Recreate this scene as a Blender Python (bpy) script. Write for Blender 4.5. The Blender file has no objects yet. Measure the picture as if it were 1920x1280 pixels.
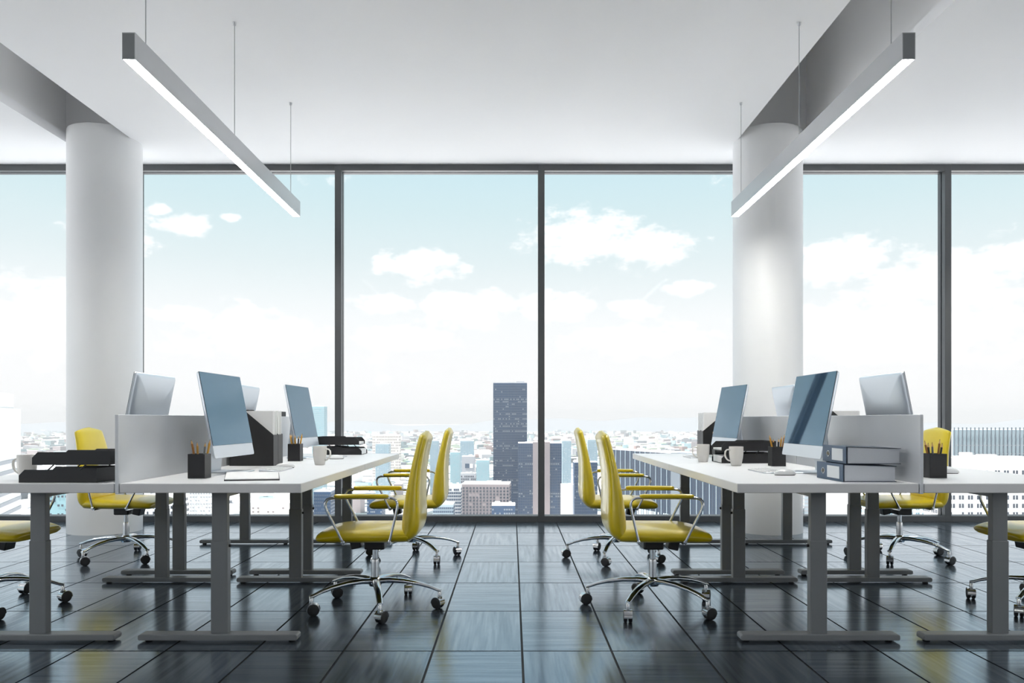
import bpy, bmesh, math, random
from math import sin, cos, pi, radians, atan, atan2, sqrt
from mathutils import Vector, Matrix

random.seed(7)
SC = bpy.context.scene
COL = SC.collection
PI = math.pi

# ------------------------------------------------------------------ camera
FPX, HY, EYE = 1493.33, 785.0, 1.02          # focal length in pixels of the 1920 frame, horizon row, eye height
cam_d = bpy.data.cameras.new('camera')
cam = bpy.data.objects.new('camera', cam_d)
COL.objects.link(cam)
cam.location = (0, 0, EYE)
cam.rotation_euler = (radians(90), 0, 0)
cam_d.sensor_width = 36
cam_d.lens = FPX / 1920 * 36
cam_d.shift_y = (HY - 640) / 1920
cam_d.clip_start = 0.05
cam_d.clip_end = 60000
SC.camera = cam

# ------------------------------------------------------------------ exposure
SC.view_settings.view_transform = 'Standard'
SC.view_settings.look = 'None'
SC.view_settings.gamma = 1
SC.view_settings.use_curve_mapping = False
SC.view_settings.exposure = 0.26
SC.cycles.use_denoising = True
SC.cycles.max_bounces = 10
SC.cycles.diffuse_bounces = 5
SC.cycles.glossy_bounces = 4
SC.cycles.transparent_max_bounces = 12
SC.cycles.volume_bounces = 0
SC.cycles.sample_clamp_indirect = 8
SC.cycles.caustics_reflective = False
SC.cycles.caustics_refractive = False

SKY_STRENGTH = 1.04
SUN_STRENGTH = 15.0
LAMP_STRENGTH = 78.0

# ------------------------------------------------------------------ world
W = bpy.data.worlds.new('sky')
SC.world = W
W.use_nodes = True
wn, wl = W.node_tree.nodes, W.node_tree.links
wn.clear()


def wnode(t, **kw):
    n = wn.new(t)
    for k, v in kw.items():
        setattr(n, k, v)
    return n


def wmath(op, a, b=None, c=None):
    n = wn.new('ShaderNodeMath')
    n.operation = op
    for i, x in enumerate((a, b, c)):
        if x is None:
            continue
        if isinstance(x, (int, float)):
            n.inputs[i].default_value = x
        else:
            wl.new(x, n.inputs[i])
    return n.outputs[0]


def build_world():
    tc = wnode('ShaderNodeTexCoord')
    sep = wnode('ShaderNodeSeparateXYZ')
    wl.new(tc.outputs['Generated'], sep.inputs[0])
    x, y, z = sep.outputs
    u = wmath('ARCTAN2', x, y)                     # azimuth from the view axis
    v = wmath('ARCSINE', z)                        # elevation
    # clear sky, pale at the horizon and deepening upward
    ramp = wnode('ShaderNodeValToRGB')
    wl.new(wmath('DIVIDE', wmath('MAXIMUM', v, 0.0), PI / 2), ramp.inputs[0])
    el = ramp.color_ramp.elements
    el[0].position = 0.0
    el[0].color = (0.84, 0.845, 0.85, 1)
    el[1].position = 1.0
    el[1].color = (0.32, 0.52, 0.80, 1)
    for p, c in ((0.045, (0.82, 0.835, 0.84, 1)), (0.078, (0.79, 0.825, 0.835, 1)), (0.12, (0.65, 0.745, 0.765, 1)), (0.161, (0.555, 0.705, 0.74, 1)),
                 (0.19, (0.51, 0.69, 0.745, 1)), (0.45, (0.42, 0.62, 0.80, 1))):
        e = el.new(p)
        e.color = c
    # clouds: noise-edged cumulus
    comb = wnode('ShaderNodeCombineXYZ')
    wl.new(u, comb.inputs[0])
    wl.new(wmath('MULTIPLY', v, 1.7), comb.inputs[1])
    nz = wnode('ShaderNodeTexNoise')
    wl.new(comb.outputs[0], nz.inputs['Vector'])
    nz.inputs['Scale'].default_value = 26
    nz.inputs['Detail'].default_value = 7
    nz.inputs['Roughness'].default_value = 0.6
    nf = wmath('MULTIPLY', wmath('SUBTRACT', nz.outputs['Fac'], 0.5), 2.6)
    total = None
    px = [(340, 420, 62, 24), (300, 395, 28, 12), (790, 495, 92, 36), (1095, 445, 120, 54), (1215, 465, 90, 42), (880, 580, 105, 44),
          (725, 572, 62, 24), (1040, 572, 80, 34), (1580, 487, 100, 46), (1770, 530, 150, 70), (350, 590, 70, 16), (470, 625, 140, 50),
          (60, 600, 130, 70), (1660, 620, 240, 70), (1900, 470, 50, 20), (760, 635, 110, 26), (1190, 575, 50, 22), (432, 408, 18, 8),
          (1290, 540, 60, 16), (1200, 640, 160, 34)]
    for (cx, cy, a, b) in px:
        u0 = atan((cx - 960) / FPX)
        v0 = atan((HY - cy) / FPX * cos(u0))
        du = wmath('MULTIPLY', wmath('SUBTRACT', u, u0), FPX / a * 1.0)
        dv = wmath('MULTIPLY', wmath('SUBTRACT', v, v0), FPX / b)
        r = wmath('SQRT', wmath('ADD', wmath('MULTIPLY', du, du), wmath('MULTIPLY', dv, dv)))
        m = wmath('SUBTRACT', 1.0, r)
        total = m if total is None else wmath('MAXIMUM', total, m)
    # scattered clouds over the rest of the sky
    n2 = wnode('ShaderNodeTexNoise')
    wl.new(comb.outputs[0], n2.inputs['Vector'])
    n2.inputs['Scale'].default_value = 5
    n2.inputs['Detail'].default_value = 3
    rest = wmath('MULTIPLY', wmath('SUBTRACT', n2.outputs['Fac'], 0.66), 6.0)
    dens = wmath('ADD', wmath('MAXIMUM', total, rest), nf)
    mr = wnode('ShaderNodeMapRange', interpolation_type='SMOOTHSTEP')
    wl.new(dens, mr.inputs[0])
    mr.inputs[1].default_value = -0.05
    mr.inputs[2].default_value = 0.6
    mr.inputs[3].default_value = 0.0
    mr.inputs[4].default_value = 0.92
    mix = wnode('ShaderNodeMix', data_type='RGBA')
    wl.new(mr.outputs[0], mix.inputs[0])
    wl.new(ramp.outputs[0], mix.inputs[6])
    mix.inputs[7].default_value = (0.98, 0.985, 0.99, 1)
    bg = wnode('ShaderNodeBackground')
    wl.new(mix.outputs[2], bg.inputs[0])
    bg.inputs[1].default_value = SKY_STRENGTH
    out = wnode('ShaderNodeOutputWorld')
    wl.new(bg.outputs[0], out.inputs[0])


build_world()

# ------------------------------------------------------------------ sun (high, from the left: lights roofs and left faces of the city)
sd = bpy.data.lights.new('sun', 'SUN')
sd.energy = SUN_STRENGTH
sd.angle = radians(1.0)
sd.color = (1.0, 0.97, 0.92)
so = bpy.data.objects.new('sun', sd)
COL.objects.link(so)
so.rotation_euler = (-Vector((-0.42, -0.08, 0.88))).to_track_quat('-Z', 'Y').to_euler()


# ------------------------------------------------------------------ materials
def srgb(r, g, b):
    f = lambda c: (c / 255 / 12.92) if c / 255 <= 0.04045 else ((c / 255 + 0.055) / 1.055) ** 2.4
    return (f(r), f(g), f(b))


def mat(name, col, rough=0.5, metal=0.0, var=0.04, scale=30.0, bump=0.0, bscale=200.0, ior=1.5, coat=0.0, stretch=(1, 1, 1), rvar=0.0, aniso=0.0):
    m = bpy.data.materials.new(name)
    m.use_nodes = True
    n, l = m.node_tree.nodes, m.node_tree.links
    p = n['Principled BSDF']
    p.inputs['Roughness'].default_value = rough
    p.inputs['Metallic'].default_value = metal
    p.inputs['IOR'].default_value = ior
    p.inputs['Coat Weight'].default_value = coat
    p.inputs['Coat Roughness'].default_value = 0.08
    tc = n.new('ShaderNodeTexCoord')
    mp = n.new('ShaderNodeMapping')
    mp.inputs['Scale'].default_value = stretch
    l.new(tc.outputs['Object'], mp.inputs['Vector'])
    nz = n.new('ShaderNodeTexNoise')
    nz.inputs['Scale'].default_value = scale
    nz.inputs['Detail'].default_value = 4
    l.new(mp.outputs[0], nz.inputs['Vector'])
    mx = n.new('ShaderNodeMix')
    mx.data_type = 'RGBA'
    l.new(nz.outputs['Fac'], mx.inputs[0])
    mx.inputs[6].default_value = tuple(max(0, c * (1 - var)) for c in col) + (1,)
    mx.inputs[7].default_value = tuple(min(1, c * (1 + var)) for c in col) + (1,)
    l.new(mx.outputs[2], p.inputs['Base Color'])
    if rvar:
        mr = n.new('ShaderNodeMapRange')
        l.new(nz.outputs['Fac'], mr.inputs[0])
        mr.inputs[1].default_value = 0.3
        mr.inputs[2].default_value = 0.7
        mr.inputs[3].default_value = max(0, rough - rvar)
        mr.inputs[4].default_value = rough + rvar
        l.new(mr.outputs[0], p.inputs['Roughness'])
    if bump:
        nb = n.new('ShaderNodeTexNoise')
        nb.inputs['Scale'].default_value = bscale
        nb.inputs['Detail'].default_value = 3
        l.new(mp.outputs[0], nb.inputs['Vector'])
        b = n.new('ShaderNodeBump')
        b.inputs['Strength'].default_value = bump
        b.inputs['Distance'].default_value = 0.002
        l.new(nb.outputs['Fac'], b.inputs['Height'])
        l.new(b.outputs[0], p.inputs['Normal'])
    return m


def glass_mat(name, refl=0.06, tint=(0.99, 0.985, 0.985)):
    m = bpy.data.materials.new(name)
    m.use_nodes = True
    n, l = m.node_tree.nodes, m.node_tree.links
    n.clear()
    t = n.new('ShaderNodeBsdfTransparent')
    t.inputs[0].default_value = tint + (1,)
    g = n.new('ShaderNodeBsdfGlossy')
    g.inputs['Roughness'].default_value = 0.0
    fr = n.new('ShaderNodeFresnel')
    fr.inputs[0].default_value = 1.3
    mm = n.new('ShaderNodeMath')
    mm.operation = 'MULTIPLY'
    l.new(fr.outputs[0], mm.inputs[0])
    mm.inputs[1].default_value = refl
    mx = n.new('ShaderNodeMixShader')
    l.new(mm.outputs[0], mx.inputs[0])
    l.new(t.outputs[0], mx.inputs[1])
    l.new(g.outputs[0], mx.inputs[2])
    o = n.new('ShaderNodeOutputMaterial')
    l.new(mx.outputs[0], o.inputs[0])
    return m


def emit_mat(name, col, strength):
    m = bpy.data.materials.new(name)
    m.use_nodes = True
    n, l = m.node_tree.nodes, m.node_tree.links
    n.clear()
    e = n.new('ShaderNodeEmission')
    e.inputs[0].default_value = tuple(col) + (1,)
    e.inputs[1].default_value = strength
    o = n.new('ShaderNodeOutputMaterial')
    l.new(e.outputs[0], o.inputs[0])
    return m


def tile_mat(name, along_x):
    """dark laminate: fine streaks along one axis, changing from tile to tile"""
    m = bpy.data.materials.new(name)
    m.use_nodes = True
    n, l = m.node_tree.nodes, m.node_tree.links
    p = n['Principled BSDF']
    geo = n.new('ShaderNodeNewGeometry')
    oi = n.new('ShaderNodeObjectInfo')
    off = n.new('ShaderNodeVectorMath')
    off.operation = 'ADD'
    cmb = n.new('ShaderNodeCombineXYZ')
    ml = n.new('ShaderNodeMath')
    ml.operation = 'MULTIPLY'
    l.new(oi.outputs['Random'], ml.inputs[0])
    ml.inputs[1].default_value = 40
    for i in range(3):
        l.new(ml.outputs[0], cmb.inputs[i])
    l.new(geo.outputs['Position'], off.inputs[0])
    l.new(cmb.outputs[0], off.inputs[1])
    mp = n.new('ShaderNodeMapping')
    mp.inputs['Scale'].default_value = (2.2, 45, 1) if along_x else (45, 2.2, 1)
    l.new(off.outputs[0], mp.inputs[0])
    nz = n.new('ShaderNodeTexNoise')
    nz.inputs['Scale'].default_value = 1.0
    nz.inputs['Detail'].default_value = 2.5
    nz.inputs['Roughness'].default_value = 0.5
    l.new(mp.outputs[0], nz.inputs['Vector'])
    cr = n.new('ShaderNodeValToRGB')
    cr.color_ramp.elements[0].position = 0.3
    cr.color_ramp.elements[0].color = (0.022, 0.025, 0.030, 1)
    cr.color_ramp.elements[1].position = 0.72
    cr.color_ramp.elements[1].color = (0.080, 0.082, 0.086, 1)
    l.new(nz.outputs['Fac'], cr.inputs[0])
    tn = n.new('ShaderNodeMapRange')
    l.new(oi.outputs['Random'], tn.inputs[0])
    tn.inputs[3].default_value = 0.75
    tn.inputs[4].default_value = 1.3
    tm = n.new('ShaderNodeVectorMath')
    tm.operation = 'SCALE'
    l.new(cr.outputs[0], tm.inputs[0])
    l.new(tn.outputs[0], tm.inputs['Scale'])
    l.new(tm.outputs[0], p.inputs['Base Color'])
    mr = n.new('ShaderNodeMapRange')
    l.new(nz.outputs['Fac'], mr.inputs[0])
    mr.inputs[1].default_value = 0.3
    mr.inputs[2].default_value = 0.7
    mr.inputs[3].default_value = 0.16
    mr.inputs[4].default_value = 0.22
    l.new(mr.outputs[0], p.inputs['Roughness'])
    p.inputs['IOR'].default_value = 2.25
    p.inputs['Specular Tint'].default_value = (0.30, 0.62, 1.0, 1)  # blue of the reflected sky put into the floor's tints
    p.inputs['Coat IOR'].default_value = 1.5
    p.inputs['Coat Tint'].default_value = (0.86, 0.94, 1.0, 1)
    mc = n.new('ShaderNodeMapRange')
    l.new(nz.outputs['Fac'], mc.inputs[0])
    mc.inputs[1].default_value = 0.32
    mc.inputs[2].default_value = 0.68
    mc.inputs[3].default_value = 0.45
    mc.inputs[4].default_value = 1.0
    l.new(mc.outputs[0], p.inputs['Coat Weight'])
    p.inputs['Coat Roughness'].default_value = 0.17
    return m


M = {}
M['ceiling'] = mat('white ceiling paint', (0.91, 0.915, 0.94), 0.7, var=0.01, scale=3)
M['recess'] = mat('grey recess paint', (0.90, 0.90, 0.91), 0.6, var=0.01, scale=3)
M['column'] = mat('white column plaster', (0.78, 0.79, 0.80), 0.45, var=0.01, scale=4)
M['wall'] = mat('white wall paint', (0.72, 0.72, 0.73), 0.7, var=0.02, scale=3)
M['frame'] = mat('dark grey aluminium frame', (0.075, 0.08, 0.085), 0.35, var=0.05, scale=20)
M['grout'] = mat('dark joint', (0.012, 0.012, 0.013), 0.7)
M['slab'] = mat('concrete slab', (0.4, 0.4, 0.4), 0.9, var=0.1)
M['glass'] = glass_mat('window glass', 0.03)
M['tile_x'] = tile_mat('dark laminate grain across', True)
M['tile_y'] = tile_mat('dark laminate grain along', False)
M['desk_top'] = mat('white matt laminate', (0.80, 0.80, 0.81), 0.38, var=0.01, scale=8)
M['steel'] = mat('grey powder coated steel', srgb(126, 129, 132), 0.35, var=0.03, scale=40)
M['divider'] = mat('satin grey metal panel', srgb(222, 225, 229), 0.30, metal=0.2, var=0.02, scale=10)
M['black'] = mat('black plastic', (0.012, 0.012, 0.014), 0.42, var=0.1, scale=60)
M['black_matt'] = mat('black board', (0.013, 0.013, 0.014), 0.55, var=0.1, scale=60)
M['leather'] = mat('olive yellow leather', srgb(212, 188, 0), 0.34, var=0.05, scale=14, bump=0.06, bscale=260, coat=0.5, ior=1.5)
M['chrome'] = mat('polished chrome', (0.66, 0.67, 0.68), 0.13, metal=1.0, var=0.03)
M['alu'] = mat('brushed aluminium', (0.70, 0.74, 0.79), 0.38, metal=0.9, var=0.02, scale=8)
M['screen'] = mat('dark screen glass', (0.032, 0.062, 0.115), 0.03, var=0.02, ior=2.3)
M['screen'].node_tree.nodes['Principled BSDF'].inputs['Specular Tint'].default_value = (0.25, 0.72, 1.0, 1)  # screen colour and tint carry the blue of the sky it reflects
M['rubber'] = mat('dark rubber', (0.02, 0.02, 0.021), 0.55)
M['lamp_body'] = mat('anodised lamp housing', srgb(186, 188, 191), 0.35, metal=0.5, var=0.02)
M['lamp_cap_shaded'] = mat('shade-darkened grey lamp end cap', srgb(128, 131, 134), 0.4, var=0.02)  # darker than the housing: shade of the camera-facing end put into the colour
M['lamp_light'] = emit_mat('lamp diffuser', (1.0, 0.985, 0.94), LAMP_STRENGTH)
M['wire'] = mat('steel wire', (0.45, 0.46, 0.47), 0.35, metal=0.8)
M['ceramic'] = mat('off white ceramic', (0.74, 0.72, 0.69), 0.30, var=0.02, coat=0.2)
M['paper'] = mat('white paper', (0.87, 0.87, 0.87), 0.85, var=0.03, scale=90, stretch=(1, 1, 8))
M['page_grey'] = mat('page block', (0.70, 0.73, 0.78), 0.85, var=0.06, scale=120, stretch=(1, 1, 10))
M['navy'] = mat('dark navy board', srgb(28, 44, 66), 0.45, var=0.06)
M['spine'] = mat('slate blue spine cloth', srgb(72, 92, 116), 0.5, var=0.06, scale=80, bump=0.1)
M['label'] = mat('white paper label', (0.74, 0.77, 0.80), 0.7, var=0.01)
M['key'] = mat('white key caps', (0.78, 0.79, 0.80), 0.4, var=0.01)
M['mouse'] = mat('glossy white plastic', (0.78, 0.79, 0.80), 0.18, var=0.01, coat=0.3)
M['pencil_yellow'] = mat('amber pencil lacquer', srgb(205, 150, 50), 0.35, var=0.05)
M['pencil_dark'] = mat('dark pencil lacquer', srgb(52, 50, 54), 0.35, var=0.05)
M['pencil_brown'] = mat('brown pencil lacquer', srgb(150, 100, 45), 0.35, var=0.05)
M['pencil_grey'] = mat('grey pencil lacquer', srgb(120, 120, 122), 0.35, var=0.05)
M['wood'] = mat('bare pencil wood', srgb(215, 175, 120), 0.7, var=0.08)
M['lead'] = mat('graphite', (0.03, 0.03, 0.03), 0.4)


# ------------------------------------------------------------------ mesh building
class MB:
    def __init__(self):
        self.v, self.f = [], []

    def add(self, vs, fs):
        o = len(self.v)
        self.v += [tuple(x) for x in vs]
        self.f += [tuple(i + o for i in f) for f in fs]
        return self

    def box(self, x0, y0, z0, x1, y1, z1, m=None):
        vs = [(x0, y0, z0), (x1, y0, z0), (x1, y1, z0), (x0, y1, z0), (x0, y0, z1), (x1, y0, z1), (x1, y1, z1), (x0, y1, z1)]
        if m:
            vs = [m @ Vector(p) for p in vs]
        return self.add(vs, [(3, 2, 1, 0), (4, 5, 6, 7), (0, 1, 5, 4), (1, 2, 6, 5), (2, 3, 7, 6), (3, 0, 4, 7)])

    def prism(self, poly, h0, h1, axis='z'):
        """polygon extruded along an axis: poly in the two other coordinates"""
        n = len(poly)
        def P(a, b, h):
            return {'z': (a, b, h), 'y': (a, h, b), 'x': (h, a, b)}[axis]
        vs = [P(a, b, h0) for a, b in poly] + [P(a, b, h1) for a, b in poly]
        fs = [tuple(range(n - 1, -1, -1)), tuple(range(n, 2 * n))] + [(i, (i + 1) % n, n + (i + 1) % n, n + i) for i in range(n)]
        return self.add(vs, fs)

    def lathe(self, prof, n=24, m=None):
        """profile [(r, z)...] turned around z; ends closed when r > 0"""
        o = []
        for r, z in prof:
            o.append([(r * cos(2 * PI * k / n), r * sin(2 * PI * k / n), z) for k in range(n)])
        vs = [p for ring in o for p in ring]
        if m:
            vs = [m @ Vector(p) for p in vs]
        fs = []
        for i in range(len(prof) - 1):
            for k in range(n):
                fs.append((i * n + k, i * n + (k + 1) % n, (i + 1) * n + (k + 1) % n, (i + 1) * n + k))
        fs.append(tuple(range(n - 1, -1, -1)))
        L = (len(prof) - 1) * n
        fs.append(tuple(range(L, L + n)))
        return self.add(vs, fs)

    def tube(self, pts, r, n=10, rx=None):
        """round tube along points; r may be a list; rx flattens sideways"""
        pts = [Vector(p) for p in pts]
        k = len(pts)
        rs = r if isinstance(r, (list, tuple)) else [r] * k
        up = None
        rings = []
        for i, p in enumerate(pts):
            t = (pts[min(i + 1, k - 1)] - pts[max(i - 1, 0)]).normalized()
            if up is None:
                ref = Vector((0, 0, 1)) if abs(t.z) < 0.9 else Vector((0, 1, 0))
                a = t.cross(ref).normalized()
            else:
                a = (up - t * up.dot(t)).normalized()
            up = a
            b = t.cross(a).normalized()
            ka = rx if rx else 1.0
            rings.append([p + a * (rs[i] * ka * cos(2 * PI * j / n)) + b * (rs[i] * sin(2 * PI * j / n)) for j in range(n)])
        vs = [p for R in rings for p in R]
        fs = []
        for i in range(k - 1):
            for j in range(n):
                fs.append((i * n + j, i * n + (j + 1) % n, (i + 1) * n + (j + 1) % n, (i + 1) * n + j))
        fs.append(tuple(range(n - 1, -1, -1)))
        fs.append(tuple(range((k - 1) * n, k * n)))
        return self.add(vs, fs)

    def mesh(self, name, m=None, smooth=False, bevel=0.0, seg=2, angle=None):
        me = bpy.data.meshes.new(name)
        me.from_pydata(self.v, [], self.f)
        bm = bmesh.new()
        bm.from_mesh(me)
        bmesh.ops.recalc_face_normals(bm, faces=bm.faces)
        if bevel:
            ed = [e for e in bm.edges if len(e.link_faces) == 2 and e.calc_face_angle(0) > 0.5]
            bmesh.ops.bevel(bm, geom=ed, offset=bevel, segments=seg, affect='EDGES', profile=0.5, clamp_overlap=True)
        if smooth:
            lim = angle if angle else radians(40)
            for f in bm.faces:
                f.smooth = True
            for e in bm.edges:
                if len(e.link_faces) == 2 and e.calc_face_angle(0) > lim:
                    e.smooth = False
        bm.to_mesh(me)
        bm.free()
        if m:
            me.materials.append(m)
        return me


def link(name, me, parent=None, loc=None, rot=None):
    o = bpy.data.objects.new(name, me)
    COL.objects.link(o)
    if parent:
        o.parent = parent
    if loc is not None:
        o.location = loc
    if rot is not None:
        o.rotation_euler = rot if isinstance(rot, (tuple, list)) else (0, 0, rot)
    return o


def tag(o, label, cat, group=None):
    o['label'] = label
    o['category'] = cat
    if group:
        o['group'] = group
    return o


def thing(name, label, cat, loc=(0, 0, 0), rz=0.0, group=None):
    o = link(name, None, None, loc, rz)
    o.empty_display_size = 0.1
    return tag(o, label, cat, group)


def struct(name, me, parent=None, loc=None, rot=None):
    o = link(name, me, parent, loc, rot)
    if parent is None:
        o['kind'] = 'structure'
    return o


def B(*boxes):
    m = MB()
    for b in boxes:
        m.box(*b)
    return m


# ------------------------------------------------------------------ the room
CEIL = 3.541
WY = 7.89
XL, XR, YB = -7.77, 8.354, -8.0
TW, TD, TX0, TY0 = 0.3925, 0.7265, 0.0445, 3.501

floor = struct('floor', B((XL, YB, -0.30, XR, WY + 0.14, -0.006)).mesh('floor', M['grout']))
g = 0.0035
tw_me = {}
for kind in ('x', 'y'):
    tw_me[kind] = B((0.0050, 0.0052, -0.005, TW - 0.0050, TD - 0.0052, 0.0)).mesh('tile_' + kind, M['tile_' + kind])
# tiles the camera sees, one by one
rest = {'x': MB(), 'y': MB()}
ix0, ix1 = math.floor((XL - TX0) / TW), math.ceil((XR - TX0) / TW)
iy0, iy1 = math.floor((YB - TY0) / TD), math.ceil((WY - TY0) / TD)
rt = random.Random(3)
for j in range(iy0, iy1):
    for i in range(ix0, ix1):
        x, y = TX0 + i * TW, TY0 + j * TD
        xe, ye = min(x + TW, XR), min(y + TD, WY - 0.0)
        xs, ys = max(x, XL), max(y, YB)
        kind = 'x' if ((i + j) % 2 == 0) else 'y'
        if y + TD > 2.9 and (ye - y) > 0.5 * TD and -5.3 < x < 5.1 and abs(x + TW / 2) < 0.66 * (y + TD) + 0.5:
            link('tile', tw_me[kind], floor, (x, y, 0))
        else:
            rest[kind].box(xs + 0.0050, ys + 0.0052, -0.005, xe - 0.0050, ye - 0.0052, 0)
for kind in 'xy':
    o = link('tiles', rest[kind].mesh('tiles_rest_' + kind, M['tile_' + kind]), floor)
    o['kind'] = 'stuff'

# ceiling with two open slots running to the columns
SL = (-4.065, -3.43)
SR = (2.04, 2.67)
SEND = 7.31
TH = 0.08
cb = MB()
for x0, x1 in ((XL, SL[0]), (SL[1], SR[0]), (SR[1], XR)):
    cb.box(x0, YB, CEIL, x1, WY + 0.14, CEIL + TH)
for x0, x1 in (SL, SR):
    cb.box(x0, SEND, CEIL, x1, WY + 0.14, CEIL + TH)
ceiling = struct('ceiling', cb.mesh('ceiling', M['ceiling']))
rb = MB()
RT = 4.42
for x0, x1 in (SL, SR):
    top = RT if x0 > 0 else 4.10
    rb.box(x0 - 0.10, YB, CEIL + TH, x0 - 0.03, SEND + 0.06, top)
    rb.box(x1 + 0.03, YB, CEIL + TH, x1 + 0.10, SEND + 0.06, top)
    rb.box(x0 - 0.10, SEND, CEIL + TH, x1 + 0.10, SEND + 0.07, top)
    rb.box(x0 - 0.10, YB, top, x1 + 0.10, SEND + 0.06, top + 0.05)
link('recess', rb.mesh('recess', M['recess']), ceiling)
link('roof_slab', B((XL - 0.3, YB - 0.3, RT + 0.06, XR + 0.3, WY + 0.2, RT + 0.3)).mesh('roof_slab', M['slab']), ceiling)
fb = B((XL - 0.1, WY + 0.02, CEIL + 0.08, XR + 0.1, WY + 0.14, RT + 0.06), (XL - 0.1, YB, CEIL + 0.08, XL, WY, RT + 0.06),
       (XR, YB, CEIL + 0.08, XR + 0.1, WY, RT + 0.06))
link('fascia', fb.mesh('fascia', M['slab']), ceiling)
struct('wall_back', B((XL - 0.1, YB - 0.1, -0.3, XR + 0.1, YB, RT + 0.06)).mesh('wall_back', M['wall']))

# columns
for (cx, cy, r) in ((-3.716, 7.275, 0.313), (2.333, 7.275, 0.306)):
    c = MB().lathe([(r, 0), (r, 3.60), (r - 0.004, 3.612)], 96).mesh('column', M['column'], True, angle=radians(50))
    struct('column', c, None, (cx, cy, 0))

# window wall: bays between mullions
MX0, MS = 0.291, 2.0155
FT = 0.061
GY = WY + 0.068
mull_me = MB()
mull_me.box(-0.0315, 0, 0, 0.0315, 0.062, CEIL)
mull_me.box(-0.020, 0.062, 0, 0.020, 0.080, CEIL)
mull_me.box(-0.0315, 0.080, 0, 0.0315, 0.138, CEIL)
mull_me = mull_me.mesh('mullion', M['frame'], bevel=0.0012, seg=1)
for n, k in enumerate(range(-4, 4)):
    x0, x1 = MX0 + k * MS, MX0 + (k + 1) * MS
    wn_ = struct('window_%d' % (n + 1), None)
    wn_.location = (x0, WY, 0)
    link('mullion', mull_me, wn_)
    if k == 3:
        link('mullion', mull_me, wn_, (MS, 0, 0))
    a, b = 0.0315, MS - 0.0315
    hr = B((a, 0, CEIL - FT, b, 0.062, CEIL), (a, 0.062, CEIL - FT + 0.012, b, 0.080, CEIL), (a, 0.080, CEIL - FT, b, 0.138, CEIL))
    link('head_rail', hr.mesh('head_rail', M['frame']), wn_)
    sr = B((a, 0, 0, b, 0.062, 0.058), (a, 0.062, 0, b, 0.080, 0.046), (a, 0.080, 0, b, 0.138, 0.058))
    link('sill_rail', sr.mesh('sill_rail', M['frame']), wn_)
    link('pane', B((a - 0.01, 0.066, 0.040, b + 0.01, 0.076, CEIL - FT + 0.016)).mesh('pane', M['glass']), wn_)

# glazed side walls, outside the picture
for side, X, s in (('left', XL, -1), ('right', XR, 1)):
    fr = MB()
    pn = MB()
    y = YB
    N = 8
    st = (WY - YB) / N
    for i in range(N):
        fr.box(X - 0.06, YB + i * st - 0.03, 0, X + 0.06, YB + i * st + 0.03, CEIL)
        pn.box(X - 0.005, YB + i * st + 0.03, 0.05, X + 0.005, YB + (i + 1) * st - 0.03, CEIL - 0.05)
    fr.box(X - 0.06, YB, 0, X + 0.06, WY, 0.06)
    fr.box(X - 0.06, YB, CEIL - 0.06, X + 0.06, WY, CEIL)
    w = struct('wall_' + side, fr.mesh('side_frame', M['frame']))
    link('pane', pn.mesh('side_panes', M['glass']), w)


# ------------------------------------------------------------------ pendant lamps
def lamp(cx, label, dy=0.0):
    t = thing('pendant_lamp', label, 'lamp', (cx, dy, 0), group='linear pendant lamps')
    y0, y1, z0, z1, w = 3.668, 6.53, 2.676, 2.799, 0.030
    h = MB()
    h.box(-w, y0, z1 - 0.004, w, y1, z1)
    h.box(-w, y0, z0, -w + 0.003, y1, z1 - 0.004)
    h.box(w - 0.003, y0, z0, w, y1, z1 - 0.004)
    link('housing', h.mesh('lamp_housing', M['lamp_body']), t)
    for y in (y0, y1 - 0.004):
        link('end_cap', B((-w + 0.003, y, z0, w - 0.003, y + 0.004, z1 - 0.004)).mesh('end_cap', M['lamp_cap_shaded']), t)
    link('diffuser', B((-w + 0.0035, y0 + 0.004, z0 + 0.001, w - 0.0035, y1 - 0.004, z0 + 0.006)).mesh('diffuser', M['lamp_light']), t)
    for y in (3.84, 5.07, 6.356):
        c = link('cable', MB().tube([(0, y, z1), (0, y, CEIL)], 0.0026, 8).mesh('cable', M['wire'], True), t)
        link('ceiling_cup', MB().lathe([(0.004, CEIL - 0.022), (0.010, CEIL - 0.016), (0.013, CEIL)], 14).mesh('ceiling_cup', M['lamp_body'], True), c, (0, y, 0))
    return t


lamp(-1.766, 'long grey linear pendant lamp hanging over the left-hand desks')
lamp(1.828, 'long grey linear pendant lamp hanging over the right-hand desks')
# added unseen lamps behind the camera and to the sides brighten the room
for cx, dy, w in ((-1.766, -9.2, 'in the left row at the back of the office'), (1.828, -9.2, 'in the right row at the back of the office'),
                  (-5.36, -4.6, 'in the outer left row behind the camera'), (5.42, -4.6, 'in the outer right row behind the camera'),
                  (-5.9, 0.0, 'in the outer left row beside the picture'), (5.95, 0.0, 'in the outer right row beside the picture')):
    lamp(cx, 'added unseen fill lamp ' + w, dy)

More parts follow.
